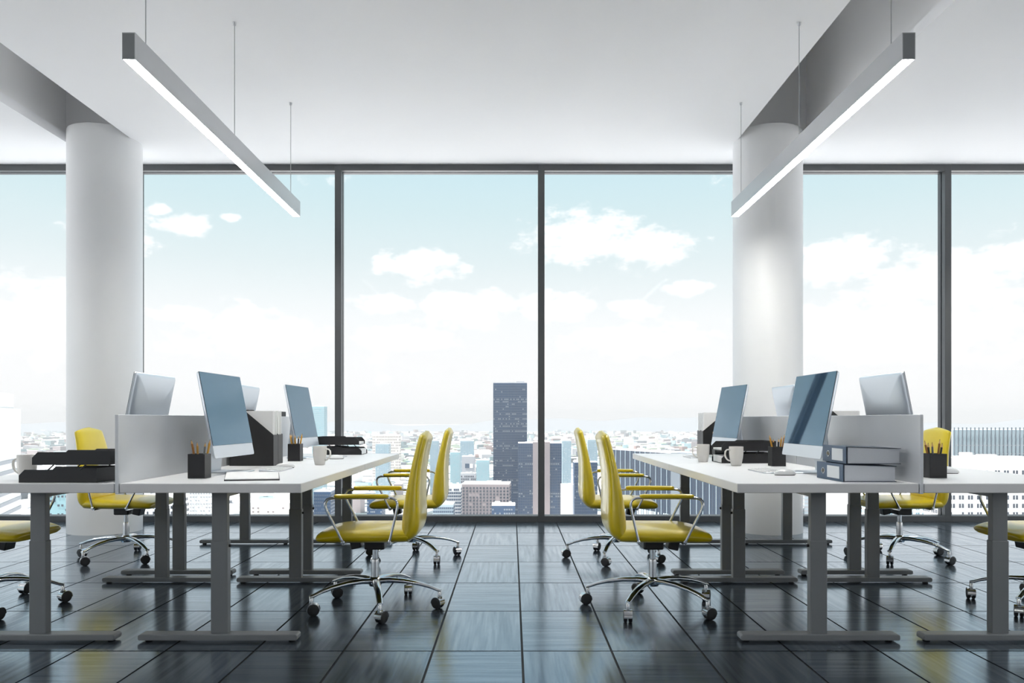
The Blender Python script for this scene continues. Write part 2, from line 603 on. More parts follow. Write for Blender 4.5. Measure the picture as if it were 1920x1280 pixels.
# ------------------------------------------------------------------ desks
DZ, DT = 0.732, 0.0425
DIV_L, DIV_R = -1.762, 1.826
HALF = 0.810
DY = ((3.55, 5.0885), (5.0915, 6.63))
top_me = B((-HALF / 2, 0, DZ - DT, HALF / 2, 1.5385, DZ)).mesh('tabletop', M['desk_top'], bevel=0.0025, seg=1)
low_me = B((-0.039, -0.0225, 0.034, 0.039, 0.0225, 0.46)).mesh('leg_lower', M['steel'], bevel=0.004, seg=2)
up_me = B((-0.035, -0.019, 0.455, 0.035, 0.019, DZ - DT)).mesh('leg_upper', M['steel'], bevel=0.003, seg=2)
ft = MB()
L_, D_ = 0.364, 0.036
poly = [(-L_, 0.014), (-L_ + 0.006, 0.008), (L_ - 0.006, 0.008), (L_, 0.014), (L_, 0.030), (L_ - 0.008, 0.036), (-L_ + 0.008, 0.036), (-L_, 0.030)]
ft.prism(poly, -D_, D_, 'y')
foot_me = ft.mesh('foot', M['steel'], bevel=0.004, seg=2)
glide_me = MB().lathe([(0.016, 0), (0.016, 0.006), (0.011, 0.009)], 14).mesh('glide', M['rubber'])
knob_me = MB().lathe([(0.007, 0), (0.007, 0.008), (0.004, 0.010)], 12).mesh('knob', M['black'])
rail_me = B((-0.03, 0.12, DZ - DT - 0.03, 0.03, 1.42, DZ - DT)).mesh('rail', M['steel'])


def desk(xc, y0, aisle, label):
    t = thing('desk', label, 'desk', (xc, y0, 0), group='white sit stand desks')
    link('tabletop', top_me, t)
    link('support_rail', rail_me, t)
    for yl in (0.128, 1.4105):
        lg = link('leg', low_me, t, (0, yl, 0))
        link('upper_tube', up_me, lg)
        link('foot', foot_me, lg, (0, -0.010 if yl < 1 else 0.010, 0))
        for sx in (-0.33, 0.33):
            link('glide', glide_me, lg, (sx, 0, 0))
        link('knob', knob_me, lg, (aisle * 0.039, 0, 0.435), (0, aisle * PI / 2, 0))
    return t


desk(DIV_L + 0.012 + HALF / 2, DY[0][0], 1, 'white desk left of the aisle holding the square pencil cup and notepad, nearest half')
desk(DIV_L + 0.012 + HALF / 2, DY[1][0], 1, 'white desk left of the aisle by the window, holding a mug near its seam')
desk(DIV_L - 0.012 - HALF / 2, DY[0][0], -1, 'white desk at the left edge, holding the black letter tray and white mug')
desk(DIV_L - 0.012 - HALF / 2, DY[1][0], -1, 'white desk behind the left divider with the yellow chair before the left column')
desk(DIV_R - 0.012 - HALF / 2, DY[0][0], -1, 'white desk right of the aisle holding two stacked blue ring binders')
desk(DIV_R - 0.012 - HALF / 2, DY[1][0], -1, 'white desk right of the aisle by the window, with letter tray and file holders')
desk(DIV_R + 0.012 + HALF / 2, DY[0][0], 1, 'white desk at the right edge with a pencil cup beside the divider end')
desk(DIV_R + 0.012 + HALF / 2, DY[1][0], 1, 'white desk behind the right divider with the far right yellow chair')

div_me = B((-0.008, 0.0, DZ - DT - 0.004, 0.008, 1.537, 1.039)).mesh('panel', M['divider'], bevel=0.0015, seg=1)
for x, nm in ((DIV_L, 'left'), (DIV_R, 'right')):
    for k, w in ((0, 'satin grey divider panel between the nearest %s-hand desks, its end facing the camera'), (1, 'satin grey divider panel between the %s-hand desks close to the window')):
        tag(link('desk_divider', div_me, None, (x, DY[k][0] - 0.001 + 0.002 * k, 0)), w % nm, 'divider', 'desk dividers')


# ------------------------------------------------------------------ chairs
def pad_mesh(name, st, m, crown=0.0, rk=0.95, nc=6, edge=0.0):
    """loft of rounded-rectangle rings along a spine in the x-z plane; st = (x, z, half width, half thickness)"""
    mb = MB()
    rings = []
    K = len(st)
    for i, (x, z, a, b) in enumerate(st):
        p0, p1 = st[max(i - 1, 0)], st[min(i + 1, K - 1)]
        t = Vector((p1[0] - p0[0], 0, p1[1] - p0[1])).normalized()
        nrm = Vector((-t.z, 0, t.x))
        r = b * rk
        ry = min(max(edge, r), a * 0.9)
        ring = []
        for (sy, sn, a0) in ((1, 1, 0), (-1, 1, 1), (-1, -1, 2), (1, -1, 3)):
            for k in range(nc + 1):
                ang = (a0 + k / nc) * PI / 2
                yy = sy * (a - ry) + ry * cos(ang)
                nn = sn * (b - r) + r * sin(ang)
                nn += crown * (1 - (yy / a) ** 2) * (1 if sn > 0 else -1)
                ring.append(Vector((x, 0, z)) + Vector((0, 1, 0)) * yy + nrm * nn)
        # points across the flats so that the crown is round
        full = []
        n = len(ring)
        for q in range(n):
            full.append(ring[q])
            nx = ring[(q + 1) % n]
            if (q + 1) % (nc + 1) == 0 and q // (nc + 1) in (0, 2):
                s = 1 if q // (nc + 1) == 0 else -1
                for h in (0.2, 0.35, 0.5, 0.65, 0.8):
                    yy = (a - ry) * (1 - 2 * h) * s
                    nn = s * (b + crown * (1 - (yy / a) ** 2))
                    full.append(Vector((x, 0, z)) + Vector((0, 1, 0)) * yy + nrm * nn)
        rings.append(full)
    n = len(rings[0])
    vs = [p for R in rings for p in R]
    fs = []
    for i in range(K - 1):
        for j in range(n):
            fs.append((i * n + j, i * n + (j + 1) % n, (i + 1) * n + (j + 1) % n, (i + 1) * n + j))
    fs.append(tuple(range(n - 1, -1, -1)))
    fs.append(tuple(range((K - 1) * n, K * n)))
    mb.add(vs, fs)
    return mb.mesh(name, m, True, angle=radians(75))


def resample(st, n):
    """Catmull-Rom through the stations"""
    out = []
    K = len(st)
    for i in range(K - 1):
        p = [st[max(i - 1, 0)], st[i], st[i + 1], st[min(i + 2, K - 1)]]
        for q in range(n):
            t = q / n
            out.append(tuple(0.5 * ((2 * p[1][d]) + (-p[0][d] + p[2][d]) * t + (2 * p[0][d] - 5 * p[1][d] + 4 * p[2][d] - p[3][d]) * t * t
                                    + (-p[0][d] + 3 * p[1][d] - 3 * p[2][d] + p[3][d]) * t ** 3) for d in range(len(st[0]))))
    out.append(st[-1])
    return out


seat_st = resample([(-0.205, 0.414, 0.222, 0.029), (-0.15, 0.414, 0.234, 0.031), (-0.02, 0.413, 0.240, 0.031), (0.12, 0.413, 0.240, 0.030),
                    (0.19, 0.410, 0.236, 0.0285), (0.235, 0.405, 0.228, 0.0245), (0.262, 0.401, 0.218, 0.0195), (0.272, 0.399, 0.206, 0.0130), (0.275, 0.398, 0.19, 0.006)], 3)
seat_me = pad_mesh('seat', seat_st, M['leather'], crown=0.006, edge=0.055)
bk = [(-0.135, 0.402, 0.200, 0.016), (-0.168, 0.404, 0.218, 0.022), (-0.196, 0.420, 0.224, 0.034), (-0.211, 0.450, 0.226, 0.042),
      (-0.216, 0.505, 0.226, 0.044), (-0.220, 0.58, 0.222, 0.039), (-0.227, 0.66, 0.216, 0.032), (-0.238, 0.75, 0.206, 0.026),
      (-0.257, 0.85, 0.192, 0.023), (-0.273, 0.915, 0.181, 0.022)]
bk_st = resample(bk, 3)
for s, (t, h) in enumerate(((0.35, 0.928), (0.6, 0.937), (0.78, 0.945), (0.9, 0.951), (0.97, 0.955))):
    bk_st.append((-0.273 - (h - 0.915) * 0.24, h, 0.181 * (1 - t ** 2.2) ** 0.75 + 0.01, max(0.006, 0.021 * (1 - t ** 3))))
back_me = pad_mesh('backrest', bk_st, M['leather'], crown=0.005, edge=0.06)

arm_pts = [(0.122, 0.392), (0.165, 0.474), (0.203, 0.548), (0.212, 0.572), (0.212, 0.592), (0.203, 0.608), (0.186, 0.615), (0.162, 0.617), (0.03, 0.617),
           (-0.106, 0.617), (-0.130, 0.615), (-0.147, 0.606), (-0.156, 0.590), (-0.156, 0.570), (-0.150, 0.542), (-0.132, 0.465), (-0.114, 0.392)]
arm_me, armpad_me, bolt_me = {}, {}, {}
for s in (-1, 1):
    arm_me[s] = MB().tube([(x, s * 0.250, z) for x, z in arm_pts], 0.0072, 10).mesh('armrest', M['chrome'], True)
    armpad_me[s] = pad_mesh('arm_pad', [(x, z, a, b) for x, z, a, b in ((0.166, 0.626, 0.010, 0.004), (0.162, 0.626, 0.018, 0.008), (0.15, 0.626, 0.022, 0.010), (0.02, 0.627, 0.024, 0.010),
                                                                     (-0.095, 0.626, 0.022, 0.010), (-0.106, 0.626, 0.018, 0.008), (-0.110, 0.626, 0.010, 0.004))], M['leather'])
    armpad_me[s].transform(Matrix.Translation((0, s * 0.250, 0)))
    bb = MB()
    for x in (0.122, -0.114):
        bb.lathe([(0.009, 0), (0.010, 0.004), (0.010, 0.020), (0.006, 0.024)], 12, Matrix.Translation((x, s * 0.236, 0.392)) @ Matrix.Rotation(-s * PI / 2, 4, 'X'))
    bolt_me[s] = bb.mesh('bolt', M['chrome'], True)
frame_me = B((-0.118, -0.245, 0.376, -0.105, 0.245, 0.384), (0.115, -0.245, 0.376, 0.128, 0.245, 0.384)).mesh('seat_frame', M['chrome'])
mech_me = B((-0.06, -0.07, 0.322, 0.048, 0.07, 0.380)).mesh('tilt_mechanism', M['black'], bevel=0.008)
lev_m = Matrix.Translation((0.105, -0.02, 0.352)) @ Matrix.Rotation(radians(12), 4, 'Y')
lever_me = B((-0.028, -0.045, -0.032, 0.028, 0.045, 0.028, lev_m)).mesh('lever', M['black'], bevel=0.006)
lift_me = MB().lathe([(0.022, 0.13), (0.022, 0.245), (0.020, 0.262), (0.0150, 0.264), (0.0150, 0.325)], 20).mesh('gas_lift', M['chrome'], True)
hub_me = MB().lathe([(0.030, 0.118), (0.036, 0.128), (0.036, 0.150), (0.030, 0.163), (0.024, 0.168)], 24).mesh('base_hub', M['chrome'], True)
lg = MB()
SR_ = 0.352
legp = [(0.020, 0.145), (0.08, 0.150), (0.16, 0.146), (0.24, 0.134), (0.30, 0.118), (0.335, 0.104), (SR_ + 0.008, 0.097)]
rings = []
for x, z in legp:
    u = x / SR_
    hw, hh = 0.024 - 0.009 * u, 0.017 - 0.008 * u
    rings.append([(x, hw * cos(a) * (1.0), z + hh * sin(a)) for a in [2 * PI * k / 12 for k in range(12)]])
vs = [p for R in rings for p in R]
fs = [(i * 12 + k, i * 12 + (k + 1) % 12, (i + 1) * 12 + (k + 1) % 12, (i + 1) * 12 + k) for i in range(len(rings) - 1) for k in range(12)]
fs += [tuple(range(11, -1, -1)), tuple(range((len(rings) - 1) * 12, len(rings) * 12))]
lg.add(vs, fs)
lg.lathe([(0.010, 0.066), (0.010, 0.098), (0.007, 0.102)], 12, Matrix.Translation((SR_, 0, 0)))
base_leg_me = lg.mesh('base_leg', M['chrome'], True, angle=radians(60))
# caster: chrome hood between twin wheels (local origin: below the stem, on the floor)
ch = MB()
hood = []
for k in range(13):
    a = radians(-8 + k * 196 / 12)
    hood.append((0.0335 * cos(a) - 0.012, 0.031 + 0.0335 * sin(a)))
for k in range(12, -1, -1):
    a = radians(-8 + k * 196 / 12)
    hood.append((0.0308 * cos(a) - 0.012, 0.031 + 0.0308 * sin(a)))
for y0, y1 in ((-0.021, 0.021),):
    n = 13
    v0 = [(x, y0, z) for x, z in hood] + [(x, y1, z) for x, z in hood]
    f0 = []
    N2 = 26
    for i in range(N2):
        j = (i + 1) % N2
        f0.append((i, j, N2 + j, N2 + i))
    for i in range(12):
        f0.append((i, i + 1, 24 - i, 25 - i))
        f0.append((N2 + i, N2 + 25 - i, N2 + 24 - i, N2 + i + 1))
    ch.add(v0, f0)
ch.box(-0.015, -0.007, 0.02, 0.012, 0.007, 0.067)
caster_me = ch.mesh('caster', M['chrome'], True, angle=radians(35))
wheel_me = MB().lathe([(0.012, -0.0095), (0.026, -0.0095), (0.0305, -0.006), (0.031, 0), (0.0305, 0.006), (0.026, 0.0095), (0.012, 0.0095)], 24, Matrix.Rotation(PI / 2, 4, 'X')).mesh('wheel', M['rubber'], True)
ccap = MB()
for s in (-1, 1):
    ccap.lathe([(0.0195, 0), (0.0185, 0.002), (0.006, 0.003)], 18, Matrix.Translation((0, s * 0.0095, 0)) @ Matrix.Rotation(-s * PI / 2, 4, 'X'))
hubcap_me = ccap.mesh('wheel_cap', M['black'], True)
rc = random.Random(11)


def chair(x, y, rz, star, label, swivel=None):
    t = thing('office_chair', label, 'chair', (x, y, 0), rz, 'yellow office chairs')
    link('seat', seat_me, t)
    link('backrest', back_me, t)
    for s in (-1, 1):
        a = link('armrest', arm_me[s], t)
        link('arm_pad', armpad_me[s], a)
        link('bolt', bolt_me[s], a)
    link('seat_frame', frame_me, t)
    mch = link('tilt_mechanism', mech_me, t)
    link('lever', lever_me, mch)
    link('gas_lift', lift_me, t)
    link('base_hub', hub_me, t)
    for k in range(5):
        a = radians(star + 72 * k) - rz
        link('base_leg', base_leg_me, t, None, a)
        sw = rc.uniform(0, 2 * PI) if swivel is None else radians(swivel[k]) - rz
        c = link('caster', caster_me, t, (SR_ * cos(a), SR_ * sin(a), 0), sw)
        for s in (-1, 1):
            w = link('wheel', wheel_me, c, (-0.012, s * 0.0125, 0.031))
    return t


chair(-0.740, 4.31, PI, 67.5, 'yellow office chair left of the aisle, nearest the camera', (100, 200, 190, 240, 330))
chair(-0.738, 5.845, PI, 19, 'yellow office chair left of the aisle, behind the nearest one', (300, 80, 200, 20, 270))
chair(0.761, 4.31, 0, 23.5, 'yellow office chair right of the aisle, nearest the camera', (250, 130, 10, 85, 200))
chair(0.761, 5.845, 0, 34, 'yellow office chair right of the aisle, partly hidden behind the nearest one', (120, 60, 10, 150, 200))
chair(-2.832, 5.845, 0, 30, 'yellow office chair in front of the left white column', (200, 100, 160, 210, 30))
chair(-2.83, 4.31, 0, 20, 'yellow office chair cut off by the left picture edge, under the left desk', (240, 80, 30, 200, 260))
chair(2.844, 5.845, PI, 18, 'yellow office chair right of the right divider, back behind the pencil cup', (190, 90, 100, 240, 200))
chair(2.89, 4.31, PI, 1, 'yellow office chair cut off by the right picture edge, under the right desk', (190, 90, 250, 240, 200))

# ------------------------------------------------------------------ computers
MWID, MHGT, MCHIN = 0.56, 0.452, 0.066


def monitor_meshes():
    """local: screen in the y-z plane facing +x, bottom edge centre at the origin, leaning back"""
    w, h, r = MWID / 2, MHGT, 0.012
    def rr(ins, x, n=5):
        pts = []
        for (cy, cz, a0) in ((w - r, h - r, 0), (-w + r, h - r, 1), (-w + r, r, 2), (w - r, r, 3)):
            for k in range(n + 1):
                a = (a0 + k / n) * PI / 2
                yy, zz = cy + r * cos(a), cz + r * sin(a)
                f = 1 - ins
                pts.append((x, yy * f, h / 2 + (zz - h / 2) * f))
        return pts
    R = [rr(0.0, 0.0), rr(0.0, -0.008), rr(0.012, -0.0125), rr(0.04, -0.017), rr(0.10, -0.0215), rr(0.2, -0.026), rr(0.34, -0.0295), rr(0.5, -0.032), rr(0.7, -0.0335)]
    n = len(R[0])
    hb = MB()
    fs = [(i * n + k, i * n + (k + 1) % n, (i + 1) * n + (k + 1) % n, (i + 1) * n + k) for i in range(len(R) - 1) for k in range(n)]
    fs += [tuple(range(n - 1, -1, -1)), tuple(range((len(R) - 1) * n, len(R) * n))]
    hb.add([p for q in R for p in q], fs)
    housing = hb.mesh('housing', M['alu'], True, angle=radians(60))
    e = 0.002
    sc = B((0.0003, -w + e, MCHIN, 0.0025, w - e, h - e)).mesh('screen', M['screen'])
    bz = B((0.0002, -w + 0.0008, MCHIN - 0.0006, 0.0014, w - 0.0008, h - 0.0008)).mesh('screen_bezel', M['black'])
    return housing, sc, bz


mon_h, mon_s, mon_b = monitor_meshes()
TILT = radians(11)
# stand in the untilted frame of the thing (origin on the desk under the screen's bottom edge)
sb = MB()
prof = [(-0.135, 0.0), (0.07, 0.0), (0.07, 0.004), (-0.120, 0.009), (-0.095, 0.285), (-0.103, 0.288), (-0.130, 0.015)]
sb.prism(prof, -0.095, 0.095, 'y')
stand_me = sb.mesh('stand', M['alu'], bevel=0.002, seg=1)


def monitor(x, y, rz, label):
    t = thing('computer_monitor', label, 'monitor', (x, y, DZ), rz, 'aluminium desktop computers')
    hs = link('housing', mon_h, t, (0, 0, 0.086), (0, -TILT, 0))
    link('screen', mon_s, hs)
    link('screen_bezel', mon_b, hs)
    link('stand', stand_me, t)
    return t


monitor(-1.497, 4.32, radians(-1.8), 'aluminium computer showing its grey-blue screen, on the nearest desk left of the aisle')
monitor(-1.497, 5.865, radians(-1.8), 'aluminium computer beside the second pencil cup, left of the aisle by the window')
monitor(-2.030, 4.335, PI + radians(3.8), 'aluminium computer seen from behind over the left divider before the column')
monitor(-2.030, 5.875, PI + radians(3.8), 'aluminium computer seen from behind over the left divider, nearer the window')
monitor(1.545, 4.275, PI + radians(0.4), 'aluminium computer with a dark diagonal reflection, behind the blue binders')
monitor(1.545, 5.845, PI + radians(3.2), 'aluminium computer above the black letter tray, right of the aisle')
monitor(2.085, 4.31, radians(-2.5), 'aluminium computer seen from behind over the right divider panel, nearest')
monitor(2.085, 5.85, radians(-2.5), 'aluminium computer seen from behind in front of the right column')

# keyboards and mice
kb = MB().prism([(-0.058, 0.0), (0.058, 0.0), (0.058, 0.004), (-0.052, 0.013), (-0.058, 0.012)], -0.14, 0.14, 'y')
kb_me = kb.mesh('body', M['alu'], bevel=0.001, seg=1)
kk = MB()
for r in range(6):
    for c in range(14):
        x = -0.048 + r * 0.0185
        z = 0.0125 - (x + 0.052) / 0.11 * 0.009
        y = -0.133 + c * 0.0191
        if r == 5 and 3 < c < 9:
            if c > 4:
                continue
            kk.box(x, y, z - 0.001, x + 0.0155, y + 0.0191 * 5 - 0.003, z + 0.003)
        else:
            kk.box(x, y, z - 0.001, x + 0.0155, y + 0.0162, z + 0.003)
keys_me = kk.mesh('keys', M['key'])


def keyboard(x, y, rz, label):
    t = thing('keyboard', label, 'keyboard', (x, y, DZ), rz, 'slim keyboards')
    link('body', kb_me, t)
    k = link('keys', keys_me, t)
    k['kind'] = 'stuff'


keyboard(-1.325, 4.475, 0.04, 'slim white keyboard beyond the notepad under the left monitor')
keyboard(-1.315, 5.93, 0.0, 'slim white keyboard behind the mug, left of the aisle by the window')
keyboard(1.385, 4.34, PI, 'slim white keyboard beside the mouse, left of the blue binders')
keyboard(1.36, 5.93, PI, 'slim white keyboard hidden behind the mugs on the far right aisle desk')

ms = MB()
prof_n = 20
rings = []
for (u, h) in ((1.0, 0.004), (1.0, 0.008), (0.96, 0.014), (0.85, 0.020), (0.66, 0.0255), (0.42, 0.029), (0.15, 0.0305)):
    rings.append([(0.056 * u * cos(2 * PI * k / prof_n) * (1.0), 0.030 * u * sin(2 * PI * k / prof_n), h + 0.0 * u) for k in range(prof_n)])
vs = [p for R in rings for p in R]
fs = [(i * prof_n + k, i * prof_n + (k + 1) % prof_n, (i + 1) * prof_n + (k + 1) % prof_n, (i + 1) * prof_n + k) for i in range(len(rings) - 1) for k in range(prof_n)]
fs += [tuple(range(prof_n - 1, -1, -1)), tuple(range((len(rings) - 1) * prof_n, len(rings) * prof_n))]
ms.add(vs, fs)
mouse_me = ms.mesh('shell', M['mouse'], True, angle=radians(60))
mb_ = []
mouse_base_me = MB()
mouse_base_me.add([(0.052 * cos(2 * PI * k / 20), 0.027 * sin(2 * PI * k / 20), z) for z in (0.0, 0.0045) for k in range(20)],
                  [(k, (k + 1) % 20, 20 + (k + 1) % 20, 20 + k) for k in range(20)] + [tuple(range(19, -1, -1)), tuple(range(20, 40))])
mouse_base_me = mouse_base_me.mesh('base', M['black'])


def mouse(x, y, rz, label):
    t = thing('computer_mouse', label, 'mouse', (x, y, DZ), rz, 'white computer mice')
    link('shell', mouse_me, t)
    link('base', mouse_base_me, t)


mouse(-1.332, 4.675, 0.1, 'white computer mouse at the foot of the black file holders, left desk')
mouse(-1.262, 5.72, 0.05, 'white computer mouse behind the mug, in front of the far left letter tray')
mouse(1.394, 4.07, PI, 'white computer mouse between keyboard and blue binders')
mouse(2.30, 4.20, PI, 'white computer mouse beside the pencil cup on the right edge desk')

# ------------------------------------------------------------------ square pencil cups and pencils
cu = MB()
a, b, h = 0.0415, 0.0385, 0.118
outer = [(-a, -a), (a, -a), (a, a), (-a, a)]
inner = [(-b, -b), (b, -b), (b, b), (-b, b)]
vs = [(x, y, 0) for x, y in outer] + [(x, y, h) for x, y in outer] + [(x, y, h) for x, y in inner] + [(x, y, 0.006) for x, y in inner]
fs = [(3, 2, 1, 0)] + [(i, (i + 1) % 4, 4 + (i + 1) % 4, 4 + i) for i in range(4)] + [(4 + i, 4 + (i + 1) % 4, 8 + (i + 1) % 4, 8 + i) for i in range(4)]
fs += [(8 + i, 8 + (i + 1) % 4, 12 + (i + 1) % 4, 12 + i) for i in range(4)] + [(12, 13, 14, 15)]
cu.add(vs, fs)
cup_me = cu.mesh('pencil_cup', M['black'], bevel=0.0012, seg=2)


def pencil_meshes(L):
    r = 0.0054
    hexa = [(r * cos(PI / 3 * k), r * sin(PI / 3 * k)) for k in range(6)]
    shaft = MB().prism(hexa, 0, L - 0.022)
    tip = MB().lathe([(r * 0.98, L - 0.022), (r * 0.32, L - 0.006)], 8)
    lead = MB().lathe([(r * 0.32, L - 0.006), (0.0004, L)], 8)
    return shaft, tip, lead


pm_cache = {}


def pencil(x, y, dx, dy, lean_x, lean_y, col, L, label, group):
    """stands in a cup at x, y; lean in radians towards +x / +y"""
    L += 0.018
    key = (col, L)
    if key not in pm_cache:
        s, t_, l_ = pencil_meshes(L)
        pm_cache[key] = (s.mesh('shaft', M['pencil_' + col]), t_.mesh('tip', M['wood'], True), l_.mesh('lead', M['lead'], True))
    s, t_, l_ = pm_cache[key]
    t = thing('pencil', label, 'pencil', (x + dx, y + dy, DZ + 0.0075), 0, group)
    t.rotation_euler = (-lean_y, lean_x, 0)
    link('shaft', s, t)
    tp = link('tip', t_, t)
    link('lead', l_, tp)


def cup(x, y, label, where, pencils):
    tag(link('pencil_cup', cup_me, None, (x, y, DZ)), label, 'pencil cup', 'black pencil cups')
    names = {'yellow': 'amber', 'dark': 'dark grey', 'brown': 'brown', 'grey': 'grey'}
    for (dx, dy, lx, ly, col, L, desc) in pencils:
        pencil(x, y, dx, dy, lx, ly, col, L, '%s pencil %s in the pencil cup %s' % (names[col], desc, where), 'pencils in the cup ' + where)


cup(-1.527, 3.892, 'square black pencil cup on the front of the desk below the left monitor', 'below the left monitor', [
    (-0.008, 0.0, -0.20, 0.05, 'brown', 0.165, 'leaning furthest left'), (-0.022, 0.01, -0.10, 0.0, 'yellow', 0.145, 'just right of the leftmost one'),
    (-0.004, 0.0, -0.06, 0.04, 'yellow', 0.152, 'at the middle'), (0.012, 0.0, 0.10, 0.0, 'grey', 0.15, 'short, right of the middle'),
    (0.016, 0.01, 0.16, 0.05, 'yellow', 0.166, 'leaning furthest right')])
cup(-1.482, 5.45, 'square black pencil cup behind the white mug, left desk by the window', 'behind the left aisle mug', [
    (-0.004, 0.0, -0.20, 0.05, 'yellow', 0.165, 'leaning furthest left'), (-0.012, 0.01, -0.10, 0.0, 'grey', 0.16, 'second from the left'),
    (0.002, 0.0, -0.04, 0.04, 'yellow', 0.155, 'upright at the middle'), (0.010, 0.0, 0.08, 0.0, 'dark', 0.150, 'right of the middle'),
    (0.012, 0.01, 0.16, 0.05, 'yellow', 0.168, 'leaning furthest right')])
cup(1.62, 4.872, 'square black pencil cup in front of the letter tray, left of the right monitor', 'by the right monitor', [
    (-0.006, 0.0, -0.20, 0.04, 'yellow', 0.17, 'leaning furthest left'), (-0.010, 0.008, -0.06, 0.0, 'dark', 0.142, 'left of the middle'),
    (0.006, 0.0, 0.04, 0.02, 'dark', 0.144, 'right of the middle'), (0.012, 0.01, 0.12, 0.0, 'yellow', 0.158, 'second from the right'),
    (0.012, -0.01, 0.19, 0.04, 'brown', 0.172, 'leaning furthest right')])
cup(2.072, 3.91, 'square black pencil cup just right of the right divider end', 'right of the divider end', [
    (-0.010, 0.0, -0.19, 0.03, 'brown', 0.160, 'leaning furthest left'), (-0.012, 0.008, -0.08, 0.0, 'dark', 0.146, 'second from the left'),
    (-0.002, 0.0, -0.03, 0.03, 'grey', 0.148, 'thick, at the middle'), (0.008, 0.0, 0.13, 0.03, 'brown', 0.164, 'tallest'),
    (0.020, 0.01, 0.16, 0.0, 'dark', 0.146, 'furthest right')])
cup(1.615, 6.22, 'square black pencil cup hidden behind the far right monitor', 'behind the far right monitor', [
    (-0.008, 0.0, -0.20, 0.02, 'yellow', 0.172, 'poking out left'), (0.0, 0.01, -0.12, 0.0, 'brown', 0.155, 'shorter')])

# ------------------------------------------------------------------ mugs
mug_me = MB().lathe([(0.0005, 0.004), (0.026, 0.0035), (0.0275, 0.0), (0.0300, 0.0015), (0.0325, 0.012), (0.0368, 0.032), (0.0402, 0.052), (0.0422, 0.074),
                     (0.0430, 0.100), (0.0432, 0.116), (0.0424, 0.118), (0.0412, 0.116), (0.0402, 0.090), (0.0385, 0.06), (0.0335, 0.030), (0.028, 0.012), (0.0005, 0.010)], 40).mesh('body', M['ceramic'], True, angle=radians(60))
hp = [(0.040, 0.094), (0.050, 0.100), (0.062, 0.098), (0.071, 0.088), (0.0735, 0.072), (0.070, 0.055), (0.060, 0.040), (0.048, 0.032), (0.0375, 0.031)]
handle_me = MB().tube([(x, 0, z) for x, z in hp], [0.0055, 0.0048, 0.0044, 0.0050, 0.0050, 0.0050, 0.0044, 0.0046, 0.005], 10, rx=1.5).mesh('handle', M['ceramic'], True)


def mug(x, y, rz, label):
    t = thing('mug', label, 'mug', (x, y, DZ), rz, 'off white mugs')
    link('body', mug_me, t)
    link('handle', handle_me, t)


mug(-1.203, 4.985, radians(-15), 'off-white mug on the left aisle desk, handle turned right')
mug(-2.292, 3.765, radians(172), 'off-white mug at the left picture edge, behind the letter tray')
mug(1.277, 5.325, radians(188), 'off-white mug in front of the file holders, right desk by the window')
mug(1.378, 4.895, radians(190), 'off-white mug right of the other mug, in front of the right letter tray')

# ------------------------------------------------------------------ magazine files with papers
FL, FH, FF, FWD = 0.270, 0.345, 0.190, 0.098
wt = 0.003


def holder_meshes():
    side = [(0, 0), (FL, 0), (FL, FH), (FL - 0.085, FH), (0, FF)]
    m = MB()
    m.prism(side, 0, wt, 'y')
    m.prism(side, FWD - wt, FWD, 'y')
    m.box(wt, wt, 0, FL - wt, FWD - wt, wt)
    m.box(FL - wt, wt, 0, FL, FWD - wt, FH)
    body = m.mesh('body', M['black_matt'])
    front = B((0, wt, 0, wt, FWD - wt, FF)).mesh('front_panel', M['black'])
    return body, front


hold_b, hold_f = holder_meshes()
pp = MB()
pp.box(0.006, 0.006, 0.004, 0.225, 0.034, 0.338)
pp.box(0.008, 0.036, 0.004, 0.225, 0.058, 0.332)
pp.box(0.006, 0.060, 0.004, 0.222, 0.090, 0.336)
stack_me = pp.mesh('sheets', M['paper'])


def holder(x, y, flip, hl, pl):
    """x = low front face, y = face nearest the camera; flip = front faces +x"""
    mx = Matrix.Identity(4)
    rz = PI if flip else 0
    loc = (x, y + FWD, DZ) if flip else (x, y, DZ)
    t = thing('file_holder', hl, 'file holder', loc, rz, 'black magazine file holders')
    link('body', hold_b, t)
    link('front_panel', hold_f, t)
    tag(link('paper_stack', stack_me, None, (loc[0], loc[1], loc[2] + 0.0), rz), pl, 'papers', 'papers in the file holders')


holder(-1.463, 4.884, True, 'black magazine file holder behind the left monitor, nearer of its pair', 'white booklets standing in the nearer black file holder behind the left monitor')
holder(-1.463, 4.984, True, 'black magazine file holder behind the left monitor, farther of its pair', 'white booklets standing in the farther black file holder behind the left monitor')
holder(1.535, 6.40, False, 'black magazine file holder behind the right aisle mugs, nearer of its pair', 'white booklets in the nearer file holder behind the right aisle mugs')
holder(1.535, 6.50, False, 'black magazine file holder behind the right aisle mugs, farther of its pair', 'white booklets in the farther file holder behind the right aisle mugs')
holder(-2.075, 6.16, False, 'black magazine file holder behind the left divider by the window, nearer of its pair', 'white booklets in the nearer file holder behind the left divider')
holder(-2.075, 6.26, False, 'black magazine file holder behind the left divider by the window, farther of its pair', 'white booklets in the farther file holder behind the left divider')
holder(2.135, 4.87, True, 'black magazine file holder behind the right divider, nearer of its pair', 'white booklets in the nearer file holder behind the right divider')
holder(2.135, 4.97, True, 'black magazine file holder behind the right divider, farther of its pair', 'white booklets in the farther file holder behind the right divider')

# ------------------------------------------------------------------ letter trays
TL_, TWd = 0.353, 0.25


def tray_mesh(sh):
    m = MB()
    side = [(0, 0), (TL_, 0), (TL_, 0.064), (0.165, 0.064), (0.155, 0.058), (0.026, 0.058), (0, 0.032)]
    for y in (0, TWd - 0.003):
        m.prism(side, y, y + 0.003, 'y')
    m.box(0, 0.003, 0, TL_ - 0.003, TWd - 0.003, 0.003)
    m.box(TL_ - 0.003, 0.003, 0, TL_, TWd - 0.003, 0.064)
    me = m.mesh('tray', M['black'])
    return me


